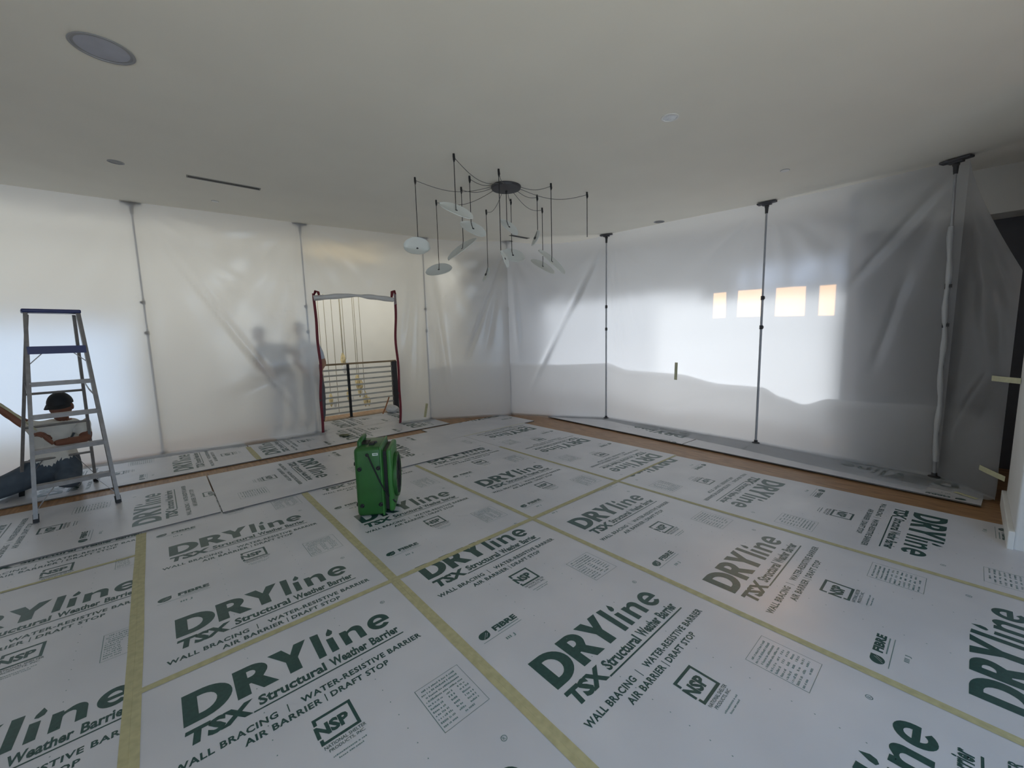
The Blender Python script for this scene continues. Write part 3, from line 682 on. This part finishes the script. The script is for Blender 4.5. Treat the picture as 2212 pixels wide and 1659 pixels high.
for (ep, sc_px, maj, mnr, fo_), (hx, hy) in zip(HK, HXY):
    hz = ceil_z(hx, hy); ze = zat(hx, hy, *ep); P = Vector((hx, hy, hz)) - CO
    s = MB(); s.tube([P, P + Vector((0, 0, -.018)), P + Vector((.004, 0, -.05)), P + Vector((0, 0, -.075))], [.010, .011, .012, .004], 8); hk = s.build('hook', BLACK, ch, True)
    if hypot(hx - CX, hy - CY) > .18:
        a = Vector((CX, CY, ceil_z(CX, CY))) - CO; dr = (P - a).normalized(); a = a + dr * .16 + Vector((0, 0, -.02)); pts = []
        for k in range(13):
            t = k / 12; pts.append(a.lerp(P + Vector((0, 0, -.03)), t) + Vector((0, 0, -.10 * sin(pi * t) * (P - a).length)))
        s = MB(); s.tube(pts, .0032, 5); s.build('swag_cable', mat('swag_grey', (104, 102, 98), .6), ch, True)
    s = MB(); s.tube([P + Vector((0, 0, -.07)), Vector((P.x, P.y, ze - CO.z))], .0042, 6); s.build('drop_wire', WIRE, ch, True)
    if sc_px:
        dp_ = (Vector((hx, hy, ze)) - CAM_POS).dot(CF); k_ = dp_ / 875.336; L_ = 2 * hypot(*maj) * k_; mnr *= 1.3; W_ = max(L_ * .70, 2 * mnr * k_)
        e1 = (CR * maj[0] - CU * maj[1]).normalized(); e0 = CF.cross(e1).normalized(); sn = min(1, 2 * mnr * k_ / W_)
        if e0.z < 0: e0 = -e0
        e2 = (e0 * sn + CF * (1 - sn * sn) ** .5).normalized(); e3 = e1.cross(e2)
        c_ = Vector((hx, hy, ze)) + CR * (sc_px[0] - ep[0]) * k_ - CU * (sc_px[1] - ep[1]) * k_ - CO
        v, f = leaf_mesh(L_, W_, fo_); s = MB(); s.add(v, f)
        lo = s.build('leaf_shade', SHADEM, ch, True, 50)
        Mr = Matrix.Identity(4)
        for q in range(3): Mr[q][0] = e1[q]; Mr[q][1] = e2[q]; Mr[q][2] = e3[q]; Mr[q][3] = c_[q]
        lo.matrix_local = Mr; tip = Mr.inverted() @ Vector((P.x, P.y, ze - CO.z))
        s = MB(); s.tube([tip, (0, 0, .004)], .004, 6); s.lathe([(.014, -.008), (.018, .006), (.010, .016)], 10); s.build('lamp_cap', DARKG, lo, True)

# ------------------------------------------------------------------ stepladder
lad = empty('stepladder', (-5.80, -0.70, 0.0)); LO = Vector((-5.80, -0.70, 0.0))
W = Vector((-.167, .986, 0)).normalized(); A = Vector((-.975, -.22, 0)).normalized()
TC = Vector((-5.80, -.68, 1.835)) - LO
zb = BT + .002
fL, fR = Vector((-5.245, -.895, zb)) - LO, Vector((-5.330, -.385, zb)) - LO
rL, rR = Vector((-6.36, -1.15, .005)) - LO, Vector((-6.43, -.62, .005)) - LO
ftL, ftR = TC - W * .165 - A * .055, TC + W * .165 - A * .055
rtL, rtR = TC - W * .150 + A * .060, TC + W * .150 + A * .060
for p, q in ((fL, ftL), (fR, ftR)):
    s = MB(); s.bar(p + Vector((0, 0, .03)), q, .028, .072, W); s.build('front_rail', ALU, lad)
for p, q in ((rL, rtL), (rR, rtR)):
    s = MB(); s.bar(p + Vector((0, 0, .03)), q - Vector((0, 0, .02)), .024, .045, W); s.build('rear_rail', ALU, lad)
for p, q in ((fL, ftL), (fR, ftR), (rL, rtL), (rR, rtR)):
    d = (q - p).normalized(); s = MB(); s.bar(p + Vector((0, 0, .0)), p + d * .07, .038, .075 if p in (fL, fR) else .055, W); s.build('foot', BLACK, lad)
s = MB(); Mx = Matrix.Translation(TC + Vector((0, 0, .012))) @ Matrix.Rotation(atan2(W.y, W.x), 4, 'Z'); s.box((0, 0, 0), (.375, .20, .034), Mx, bev=.010); s.build('top_cap', BLUE, lad)
for k, z in enumerate((.30, .60, .90, 1.19, 1.485)):
    t = z / TC.z; l_, r_ = fL.lerp(ftL, t), fR.lerp(ftR, t); s = MB()
    if k < 4:
        s.bar(l_, r_, .085, .012, A); s.bar(l_ - A * .040 - Vector((0, 0, .014)), r_ - A * .040 - Vector((0, 0, .014)), .004, .034, A); s.bar(l_ + A * .040 - Vector((0, 0, .012)), r_ + A * .040 - Vector((0, 0, .012)), .004, .028, A)
        s.build('tread', ALU, lad)
    else:
        s.bar(l_ + A * .02, r_ + A * .02, .15, .070, A); s.build('platform_tread', BLUE, lad)
        for p, sg in ((l_, 1), (r_, -1)):
            q = MB(); q.bar(p + W * sg * .085 - Vector((0, 0, .03)), p + W * sg * -.004 - Vector((0, 0, .13)), .022, .006, A); q.build('tread_brace', ALU, lad)
for z in (.36, .72, 1.06):
    t = z / TC.z; s = MB(); s.tube([rL.lerp(rtL, t), rR.lerp(rtR, t)], .012, 8); s.build('rear_bar', ALU, lad, True)
for f0, f1, r0, r1 in ((fL, ftL, rL, rtL), (fR, ftR, rR, rtR)):
    s = MB(); a = f0.lerp(f1, .56); c = r0.lerp(r1, .64); mid = (a + c) / 2 - Vector((0, 0, .02)); s.bar(a, mid, .018, .005, Vector((0, 0, 1))); s.bar(mid, c, .018, .005, Vector((0, 0, 1))); s.build('spreader', STEEL, lad)
for p, q, c, sg in ((fL, ftL, (fL + fR) / 2, 1), (fR, ftR, (fL + fR) / 2, -1), (rR, rtR, (rL + rR) / 2, -1), (rL, rtL, (rL + rR) / 2, 1)):
    front = p in (fL, fR); e_ = p.lerp(q, .05); t = .30 / TC.z if front else .36 / TC.z
    a = (fL.lerp(ftL, t).lerp(fR.lerp(ftR, t), .28 if sg > 0 else .72)) if front else (rL.lerp(rtL, t).lerp(rR.lerp(rtR, t), .28 if sg > 0 else .72))
    s = MB(); s.bar(e_, a, .020, .005, A); s.build('foot_brace', ALU, lad)
tag(lad, 'aluminium stepladder with dark blue top cap and platform at the left', 'ladder')

# ------------------------------------------------------------------ green blower
ax = Vector((.53, .85, 0)).normalized(); ay = Vector((-.85, .53, 0)).normalized()
bl = empty('air_blower', (-3.36, 1.17, 0.001), atan2(ax.y, ax.x))       # local x to the intake, y away, z up
HB, DB = .60, .40
s = MB(); s.box((.1175, DB / 2, HB / 2 + .004), (.235, DB, HB), bev=.035); s.build('housing', GREEN, bl, True, 50)
s = MB(); s.box((.2175, DB / 2, HB / 2 + .004), (.016, DB + .012, HB + .004), bev=.007); s.build('seam_rib', GREEN2, bl, True, 50)
s = MB(); s.box((.246, DB / 2, HB / 2), (.05, DB - .06, HB - .08), bev=.01); s.build('gap_shade', BLACK, bl)  # black block put in as the shade of the open gap
s = MB(); s.box((.285, DB / 2, HB / 2), (.046, DB - .015, HB - .05), bev=.020); s.build('intake_shell', GREEN2, bl, True, 50)
Mx = Matrix.Translation((.305, DB / 2, HB / 2)) @ Matrix.Rotation(pi / 2, 4, 'Y')
s = MB(); s.lathe([(.190, 0), (.198, .010), (.195, .030), (.182, .034), (.172, .026), (.172, .0)], 40, Mx); s.build('intake_ring', GREEN, bl, True, 50)
s = MB(); s.lathe([(.176, .004), (.10, .002), (.01, .002)], 40, Mx); s.build('intake_well', BLACK, bl, True)
for rr in (.05, .09, .13, .165):
    s = MB(); s.lathe([(rr - .003, .026), (rr + .003, .026), (rr + .003, .031), (rr - .003, .031)], 36, Mx); s.build('grille_ring', BLACK, bl)
for k in range(6):
    q = pi * k / 6; s = MB(); s.bar(Mx @ Vector((.172 * cos(q), .172 * sin(q), .030)), Mx @ Vector((-.172 * cos(q), -.172 * sin(q), .030)), .006, .006); s.build('grille_spoke', BLACK, bl)
Mf = Matrix.Rotation(pi / 2, 4, 'X')
for x, z in ((.042, .425), (.195, .425), (.045, .105), (.198, .105)):
    s = MB(); s.lathe([(.017, 0), (.018, .010), (.011, .014), (.006, .010), (.002, .010)], 16, Matrix.Translation((x, .002, z)) @ Mf); s.build('rubber_foot', BLACK, bl, True)
for z in (.46, .10):
    s = MB(); s.lathe([(.015, 0), (.016, .012), (.005, .014)], 14, Matrix.Translation((.004, .05, z)) @ Matrix.Rotation(-pi / 2, 4, 'Y')); s.build('side_foot', BLACK, bl, True)
s = MB(); s.tube([(.11, .0, .545), (.118, -.012, .543), (.125, -.010, .52), (.16, -.008, .42), (.20, -.008, .31), (.232, -.004, .235), (.252, .010, .20), (.268, .02, .16), (.31, .012, .12), (.318, .02, .105)], .0062, 7); s.lathe([(.013, 0), (.012, .014), (.004, .016)], 10, Matrix.Translation((.11, 0, .545)) @ Mf); s.build('power_cord', BLACK, bl, True)
s = MB(); s.box((.175, -.0005, .565 - .02), (.045, .003, .022)); s.build('white_sticker', mat('sticker_white', (214, 220, 210), .5), bl)
s = MB(); s.box((.175, -.0022, .546), (.030, .001, .006)); s.build('sticker_stripe', GREEN, bl)
s = MB(); s.tube([(.035, .10, HB), (.035, .10, HB + .035), (.045, .12, HB + .048), (.045, .28, HB + .048), (.035, .30, HB + .035), (.035, .30, HB)], .020, 10); s.build('carry_handle', GREEN, bl, True)
s = MB(); s.box((.055, .20, HB + .006), (.085, .15, .006), bev=.002); s.box((.135, .12, HB + .010), (.045, .07, .022), bev=.006); s.build('handle_recess', BLACK, bl)
s = MB(); s.lathe([(.022, 0), (.020, .014), (.004, .016)], 14, Matrix.Translation((.150, .17, HB + .004))); s.build('speed_switch', DARKG, bl, True)
tag(bl, 'green box-shaped air blower with a round black intake standing on the boards', 'air blower')

# ------------------------------------------------------------------ hall beyond the doorway
def onx(px, py, X):
    d = CF + CR * ((px - 1106) / 875.336) - CU * ((py - 829.5) / 875.336); k = X / d.x; return CAM_POS + d * k
rx = -8.08
rl = empty('stair_railing', (rx, 2.7, 0)); BARM = mat('railing_bar', (196, 192, 180), .5)
s = MB(); s.bar((0, -1.5, 1.045), (0, 1.14, 1.045), .045, .035, (1, 0, 0)); s.build('top_rail', mat('rail_oak', (150, 128, 96), .5), rl)
for k in range(9):
    z = .095 + k * .105; s = MB(); s.bar((0, -1.5, z), (0, 1.04, z), .012, .034, (1, 0, 0)); s.build('rail_bar', BARM, rl)
for y in (-1.2, .13):
    s = MB(); s.bar((0.02, y, -.06), (0.02, y, 1.04), .03, .045, (1, 0, 0)); s.box((.02, y, -.01), (.09, .09, .012)); s.build('post', BLACK, rl)
s = MB(); s.box((0.01, 1.09, .48), (.07, .105, 1.12), bev=.006); s.build('newel', mat('newel_dark', (48, 46, 48), .5), rl)
tag(rl, 'stair railing with thin horizontal bars and a black post beyond the doorway', 'railing')
s = MB(); s.box((-8.06, 1.0, -.035), (.16, 10.0, .06), bev=.01); struct(s.build('trim_1', mat('oak_nosing', (150, 120, 88), .5)), 'wooden nosing at the edge of the stairwell')
cb = MB()
for k in range(4):
    pts = []
    for i in range(21):
        t = i / 20; pts.append((0.045 + .012 * k, .02 + .085 * sin(pi * t) * (1 - .18 * k) + .03 * t, -.02 - .80 * t + .05 * k))
    cb.tube(pts, .010, 6)
cbo = cb.build('hanging_cable', BLACK, None, True, loc=(rx + .02, 3.83, 1.0)); tag(cbo, 'black cable looped over the dark end post of the railing', 'cable')
s = MB(); s.ell((0, 0, 0), (.14, .12, .085), 22, 14)
for i, v in enumerate(s.v):
    q = Vector(v); k = 1 + .35 * noise.noise(q * 14) + .2 * noise.noise(q * 31); s.v[i] = (q.x * k, q.y * k, max(-.06, q.z * k))
ro = s.build('white_rag', mat('rag_white', (222, 220, 216), .8), None, True, 80, loc=(-7.86, 3.60, .062)); tag(ro, 'crumpled white rag at the foot of the railing end post', 'rag')
s = MB(); s.tube([(-7.78, 3.36, .014), (-7.86, 3.46, .12), (-7.98, 3.60, .30)], .013, 8); so_ = s.build('wooden_stick', mat('stick_wood', (160, 104, 66), .6), None, True); tag(so_, 'short orange-brown stick leaning against the railing end post', 'stick')
# hanging glass lamp in the stairwell
hp = empty('stairwell_chandelier', (-9.3, 3.2, 3.25)); HO = hp.location.copy()
GOLD = mat('amber_glass', (228, 208, 156), .12, var=.25, scale=25); CLEAR = mat('clear_white_glass', (240, 240, 236), .08)
GW = mat('brass_wire', (150, 140, 112), .4)
s = MB(); s.box((0, 0, .0), (.9, 1.5, .05), bev=.01); s.build('ceiling_plate', mat('plate_brass', (170, 150, 110), .4), hp)
PD = [(694, 700, 832, 0), (706, 714, 850, 1), (721, 733, 893, 0), (734, 740, 762, 2), (739, 743, 782, 3), (744, 752, 838, 1), (764, 771, 808, 2), (768, 776, 830, 1), (777, 788, 845, 2)]
for k, (x0, x1, yb, kind) in enumerate(PD):
    p = onx(x1, yb, -9.3) - HO; s = MB(); s.tube([(p.x, p.y, .0), (p.x, p.y, p.z)], .006, 5); wv = s.build('wire', GW, hp, True)
    hgt = (.10, .30, .36, .26)[kind]; rad = (.024, .046, .056, .058)[kind]
    s = MB(); s.lathe([(rad * .15, -hgt), (rad * .55, -hgt * .85), (rad, -hgt * .45), (rad * .75, -hgt * .2), (rad * .25, 0)], 14, Matrix.Translation(p)); s.build('glass_drop', GOLD if kind in (1, 2) else CLEAR, hp, True)
    if kind in (1, 2):
        s = MB(); s.lathe([(rad * .1, -hgt * .55), (rad * .6, -hgt * .4), (rad * .7, -hgt * .1), (rad * .2, .02)], 12, Matrix.Translation(p + Vector((.02, .075, -.16)))); s.build('glass_drop', CLEAR if k % 2 else GOLD, hp, True)
tag(hp, 'chandelier of amber glass drops on long thin wires in the stairwell', 'chandelier')
s = MB(); s.ell((0, 0, 0), (.085, .05, .022), 18, 10)
for i, v in enumerate(s.v):
    q = Vector(v); k = 1 + .5 * noise.noise(q * 22); s.v[i] = (q.x * k, q.y * k, max(-.010, q.z * k))
sc_ = s.build('crumpled_wrapper', mat('wrapper', (92, 96, 70), .6, var=.5, scale=30), None, True, 60, loc=(-6.45, 2.14, .016)); sc_.rotation_euler = (0, 0, .9); tag(sc_, 'small dark crumpled wrapper on the board at the doorway threshold', 'wrapper')

# ------------------------------------------------------------------ people
SKIN = mat('brown_skin', (128, 82, 62), .55, var=.06); SKIN2 = mat('tan_skin', (176, 134, 108), .55, var=.06)
TEE = mat('white_tshirt', (222, 218, 208), .85, var=.06, scale=14, bump=.3, bscale=24); JEANS = mat('grey_blue_jeans', (78, 88, 98), .85, var=.18, scale=12, bump=.3, bscale=30)
CAPM = mat('black_cap', (26, 28, 32), .7); EYEW = mat('eye_white', (220, 216, 210), .3); EYED = mat('eye_dark', (30, 22, 18), .3); LIP = mat('lip', (120, 70, 60), .5)
GREYT = mat('grey_shirt', (64, 64, 70), .85, var=.08); PALEB = mat('pale_blue_shirt', (204, 210, 220), .85, var=.06); PALET = mat('pale_trousers', (196, 198, 200), .85, var=.06); DARKT = mat('dark_grey_trousers', (96, 96, 100), .85); HAIR = mat('dark_hair', (34, 30, 32), .7)
def head_mesh(mb, c, fwd, up, sz, i_skin, i_w, i_d, i_l):
    f = Vector(fwd).normalized(); u = (Vector(up) - f * Vector(up).dot(f)).normalized(); r = f.cross(u)
    M = Matrix.Identity(4)
    for k in range(3): M[k][0] = r[k]; M[k][1] = f[k]; M[k][2] = u[k]; M[k][3] = c[k]
    vs = []; fs = []; n, m_ = 24, 18
    for j in range(m_ + 1):
        th = pi * j / m_
        for k in range(n):
            ph = 2 * pi * k / n; x, y, z = .076 * sin(th) * cos(ph), .096 * sin(th) * sin(ph), .122 * cos(th)
            if z < 0: q = -z / .122; x *= 1 - .28 * q * q; y = y * (1 - .12 * q) + .012 * q
            if y > 0:
                nose = exp(-((x / .013) ** 2)) * exp(-(((z + .018) / .026) ** 2)); y += .024 * nose
                y -= .009 * exp(-(((abs(x) - .031) / .016) ** 2)) * exp(-(((z - .012) / .013) ** 2))
                y += .006 * exp(-((x / .025) ** 2)) * exp(-(((z + .092) / .018) ** 2))
            vs.append(Vector((x, y, z)) * sz)
    for j in range(m_):
        for k in range(n): fs.append((j * n + k, (j + 1) * n + k, (j + 1) * n + (k + 1) % n, j * n + (k + 1) % n))
    mb.cur = i_skin; mb.add(vs, fs, M)
    for sgn in (-1, 1):
        mb.cur = i_skin; mb.ell((sgn * .078 * sz, -.004 * sz, -.004 * sz), (.010 * sz, .020 * sz, .032 * sz), 10, 8, M)
        mb.cur = i_w; mb.ell((sgn * .031 * sz, .078 * sz, .012 * sz), (.014 * sz, .010 * sz, .008 * sz), 10, 8, M)
        mb.cur = i_d; mb.ell((sgn * .031 * sz, .086 * sz, .012 * sz), (.006 * sz, .004 * sz, .006 * sz), 8, 6, M)
    mb.cur = i_l; mb.ell((0, .092 * sz, -.062 * sz), (.024 * sz, .008 * sz, .007 * sz), 12, 8, M)
    return M
def hand_mesh(mb, wrist, d, palm_n, i_skin, curl=.5, thumb=1):
    """palm along d, fingers curling towards palm_n, thumb off the side of the palm"""
    d = Vector(d).normalized(); n = (Vector(palm_n) - d * Vector(palm_n).dot(d)).normalized(); s_ = d.cross(n); w_ = Vector(wrist)
    mb.cur = i_skin
    mb.tube([w_ - d * .02, w_ + d * .02, w_ + d * .055, w_ + d * .092], [.026, .036, .041, .034], 12, flat=.5)
    for k, (o_, ln) in enumerate(((-.030, .072), (-.010, .082), (.011, .077), (.030, .060))):
        p = w_ + d * .085 + s_ * o_; pts = [p]; q = d.copy(); step = ln / 3
        for j in range(3):
            an = curl * (.5 + .5 * j); q = (q * cos(an) + n * sin(an)).normalized(); p = p + q * step; pts.append(p)
        mb.tube(pts, [.0092, .009, .008, .006], 8)
    p = w_ + d * .03 + s_ * thumb * -.032; e_ = (d * .7 - s_ * thumb * .7 + n * .25).normalized(); mb.tube([p, p + e_ * .034, p + e_ * .05 + (d * .6 + n * .8).normalized() * .022, p + e_ * .052 + (d * .7 + n * .8).normalized() * .042], [.013, .011, .010, .007], 8)
def person(name, label, J, bones, mats, headspec, hands, loc, cat='person', lev=2):
    """J: joint -> (pos, radius); bones: (a, b, material index)"""
    root = empty(name, loc); O = Vector(loc); keys = list(J); me = bpy.data.meshes.new('skel')
    me.from_pydata([tuple(Vector(J[k][0]) - O) for k in keys], [(keys.index(a), keys.index(c)) for a, c, _ in bones], [])
    o = bpy.data.objects.new('skel', me); COL.objects.link(o); md = o.modifiers.new('Skin', 'SKIN'); md.use_smooth_shade = True
    for k, sv in zip(keys, me.skin_vertices[0].data):
        r_ = J[k][1]; sv.radius = (r_, r_) if not isinstance(r_, tuple) else r_
    me.skin_vertices[0].data[0].use_root = True
    ss = o.modifiers.new('Sub', 'SUBSURF'); ss.levels = lev; ss.render_levels = lev
    dg = bpy.context.evaluated_depsgraph_get(); ev = o.evaluated_get(dg).to_mesh(); mb = MB()
    vs = [v.co.copy() for v in ev.vertices]; fs = [tuple(p.vertices) for p in ev.polygons]
    for v in vs:
        k = noise.noise(v * 9) * .010 + noise.noise(v * 21) * .004; v += Vector((k, k * .6, k * .4))
    segs = [(Vector(J[a][0]) - O, Vector(J[c][0]) - O, mi) for a, c, mi in bones]
    mb.add(vs, fs); mb.mi = []
    for f in fs:
        c = sum((vs[i] for i in f), Vector()) / len(f); best = (9, 0)
        for a, e_, mi in segs:
            d = e_ - a; t = max(0, min(1, (c - a).dot(d) / max(1e-9, d.length_squared))); q = (c - a - d * t).length
            if q < best[0]: best = (q, mi)
        mb.mi.append(best[1])
    o.evaluated_get(dg).to_mesh_clear(); bpy.data.objects.remove(o); bpy.data.meshes.remove(me)
    ns = len(mats); hc, hf, hu, sz = headspec; M = head_mesh(mb, Vector(hc) - O, hf, hu, sz, 0, ns, ns + 1, ns + 2)
    for (wp, d, pn, cu_, th) in hands: hand_mesh(mb, Vector(wp) - O, d, pn, 0, cu_, th)
    bo = mb.build('body', list(mats) + [EYEW, EYED, LIP], root, True, 70)
    tag(root, label, cat); return root, M
# kneeling worker at the left
J = dict(pel=((-6.42, -.90, .27), (.155, .125)), spi=((-6.41, -.88, .44), (.150, .115)), che=((-6.37, -.83, .62), (.165, .115)), nk=((-6.33, -.795, .745), .058), hd=((-6.30, -.78, .84), .055),
         shl=((-6.37, -.665, .675), .070), ell=((-6.25, -.615, .525), .050), wrl=((-6.08, -.84, .545), .031),
         shr=((-6.35, -.99, .695), .070), elr=((-6.36, -1.085, .775), .048), wrr=((-6.42, -1.27, 1.02), .031),
         hil=((-6.38, -.80, .20), .125), knl=((-6.10, -.78, .100), .092), anl=((-6.48, -.77, .060), .048), tol=((-6.62, -.78, .045), .038),
         hir=((-6.42, -1.00, .20), .140), knr=((-6.22, -1.34, .120), .105), anr=((-6.60, -1.20, .065), .050), tor=((-6.72, -1.14, .045), .038),
         sll=((-6.29, -.63, .575), .058), slr=((-6.355, -1.045, .742), .056))
Bn = [('pel', 'spi', 1), ('spi', 'che', 1), ('che', 'nk', 1), ('nk', 'hd', 0), ('che', 'shl', 1), ('shl', 'sll', 1), ('sll', 'ell', 0), ('ell', 'wrl', 0), ('che', 'shr', 1), ('shr', 'slr', 1), ('slr', 'elr', 0), ('elr', 'wrr', 0),
      ('pel', 'hil', 2), ('hil', 'knl', 2), ('knl', 'anl', 2), ('anl', 'tol', 3), ('pel', 'hir', 2), ('hir', 'knr', 2), ('knr', 'anr', 2), ('anr', 'tor', 3)]
hd_c = (-6.275, -.775, .895); hd_f = (.93, -.26, -.14); hd_u = (.14, -.04, 1)
pk, HM = person('person', 'kneeling person in black cap, white T-shirt and grey jeans behind the stepladder', J, Bn, [SKIN, TEE, JEANS, BLACK], (hd_c, hd_f, hd_u, 1.1),
   [((-6.075, -.85, .56), (.10, -.45, .85), (-.3, -.6, -.4), .55, 1), ((-6.425, -1.285, 1.04), (-.1, -.5, .8), (.5, -.2, -.3), .6, -1)], (-6.40, -.92, 0.008), lev=3)
HM = HM @ Matrix.Scale(1.1, 4)
s = MB(); n, m_ = 24, 8; vs = []; fs = []
for j in range(m_ + 1):
    th = pi / 2 * j / m_
    for k in range(n):
        ph = 2 * pi * k / n; vs.append((.086 * sin(th) * cos(ph), -.004 + .106 * sin(th) * sin(ph), .030 + .108 * cos(th)))
for j in range(m_):
    for k in range(n): fs.append((j * n + k, (j + 1) * n + k, (j + 1) * n + (k + 1) % n, j * n + (k + 1) % n))
s.add(vs, fs, HM); cpo = s.build('cap', CAPM, pk, True, 80)
s = MB(); vs = []
for i in range(13):
    an = pi * (i / 12) ; x = .080 * cos(an)
    for q, z in ((0, .034), (1, .020 - .012 * abs(cos(an)))): vs += [(x * (1 + .05 * q), .070 * sin(an) + .03 + q * .062 * sin(an) ** .7, z), (x * (1 + .05 * q), .070 * sin(an) + .03 + q * .062 * sin(an) ** .7, z - .004)]
fs = []
for i in range(12):
    q = i * 4; w_ = q + 4; fs += [(q, q + 2, w_ + 2, w_), (q + 1, w_ + 1, w_ + 3, q + 3), (q + 2, q + 3, w_ + 3, w_ + 2), (q, w_, w_ + 1, q + 1)]
s.add(vs, fs, HM); s.build('brim', CAPM, cpo, True, 60)
s = MB(); vs = []; N = 14
p0, p1 = Vector((-6.43, -1.36, 1.13)), Vector((-6.06, -.93, .70))
for k in range(N + 1):
    t = k / N; p = p0.lerp(p1, t) + Vector((0, 0, .03 * sin(pi * t))); u = Vector((.25, .1, .96)).lerp(Vector((.7, .2, .5)), t).normalized() * .017
    vs += [tuple(p - u), tuple(p + u), tuple(p - u + Vector((.001, -.001, 0))), tuple(p + u + Vector((.001, -.001, 0)))]
fs = []
for k in range(N):
    q = k * 4; w_ = q + 4; fs += [(q, q + 1, w_ + 1, w_), (q + 2, w_ + 2, w_ + 3, q + 3), (q, w_, w_ + 2, q + 2), (q + 1, q + 3, w_ + 3, w_ + 1)]
s.add(vs, fs); to_ = s.build('tape_strip', TAPEP, None, True); tag(to_, 'strip of pale yellow tape stretched between the kneeling person\'s hands', 'tape')
def standing(label, x, y, lean_y, head, fwd, mats, arms, hairc, leg_mi=2):
    """arms: two (shoulder off y, elbow, wrist, hand dir)"""
    hx, hy, hz = head; c = .012
    J = dict(pel=((x, y, .95), (.150, .115)), spi=((x, y + lean_y * .35, 1.14), (.150, .110)), che=((x, y + lean_y * .75, 1.34), (.165, .115)), nk=((hx - .01, hy - (hy - y) * .12, hz - .16), .058), hd=((hx, hy, hz - .06), .055),
             hil=((x, y + .10, .90), .100), knl=((x + .03, y + .12, .50), .070), anl=((x, y + .12, .09), .046), tol=((x + fwd[0] * .16, y + .12 + fwd[1] * .16, .045), .036),
             hir=((x, y - .10, .90), .100), knr=((x + .03, y - .11, .50), .070), anr=((x, y - .12, .09), .046), tor=((x + fwd[0] * .16, y - .12 + fwd[1] * .16, .045), .036))
    Bn = [('pel', 'spi', 1), ('spi', 'che', 1), ('che', 'nk', 1), ('nk', 'hd', 0), ('pel', 'hil', 2), ('hil', 'knl', 2), ('knl', 'anl', 2), ('anl', 'tol', 3), ('pel', 'hir', 2), ('hir', 'knr', 2), ('knr', 'anr', 2), ('anr', 'tor', 3)]
    hands = []
    for k, (sh, el, wr, hd_) in enumerate(arms):
        a = 'lr'[k]; J['sh' + a] = (sh, .068); mid = Vector(sh).lerp(Vector(el), .75); J['sl' + a] = (tuple(mid), .060); J['el' + a] = (el, .046); J['wr' + a] = (wr, .030)
        Bn += [('che', 'sh' + a, 1), ('sh' + a, 'sl' + a, 1), ('sl' + a, 'el' + a, 0), ('el' + a, 'wr' + a, 0)]; hands.append((wr, hd_, (fwd[0], fwd[1], -.3), .4, 1 if k else -1))
    r_, HM = person('person', label, J, Bn, mats, ((hx, hy, hz), (fwd[0], fwd[1], -.15), (0, 0, 1), 1.0), hands, (x, y, 0))
    s = MB(); vs = []; fs = []; n, m_ = 22, 10
    for j in range(m_ + 1):
        th = pi * .62 * j / m_
        for k in range(n):
            ph = 2 * pi * k / n; q = 1.0 if sin(ph) < .2 else 1 - .75 * max(0, th / (pi * .62) - .55) ** .5
            vs.append((.083 * sin(th) * cos(ph), -.010 + .104 * sin(th) * sin(ph) * q, .012 + .122 * cos(th * (q if sin(ph) > .2 else 1))))
    for j in range(m_):
        for k in range(n): fs.append((j * n + k, (j + 1) * n + k, (j + 1) * n + (k + 1) % n, j * n + (k + 1) % n))
    s.add(vs, fs, HM); s.build('hair', hairc, r_, True, 80); return r_
standing('blurred person in grey shirt leaning left behind the left sheet', -7.62, 1.60, -.16, (-7.60, 1.30, 1.63), (.45, -.85), [SKIN2, GREYT, PALET, BLACK],
         [((-7.62, 1.66, 1.42), (-7.50, 1.80, 1.28), (-7.38, 1.93, 1.38), (.3, .7, .4)), ((-7.62, 1.28, 1.40), (-7.50, 1.26, 1.14), (-7.40, 1.36, 1.00), (.6, .4, -.4))], HAIR)
standing('person in pale shirt and dark trousers standing behind the sheet at the left zipper', -7.62, 2.05, -.08, (-7.60, 1.89, 1.70), (.5, -.8), [SKIN2, PALEB, DARKT, BLACK],
         [((-7.60, 2.17, 1.42), (-7.58, 2.25, 1.10), (-7.44, 2.10, .94), (.5, -.5, -.3)), ((-7.62, 1.83, 1.40), (-7.52, 1.79, 1.14), (-7.42, 1.87, .98), (.6, .4, -.4))], HAIR)
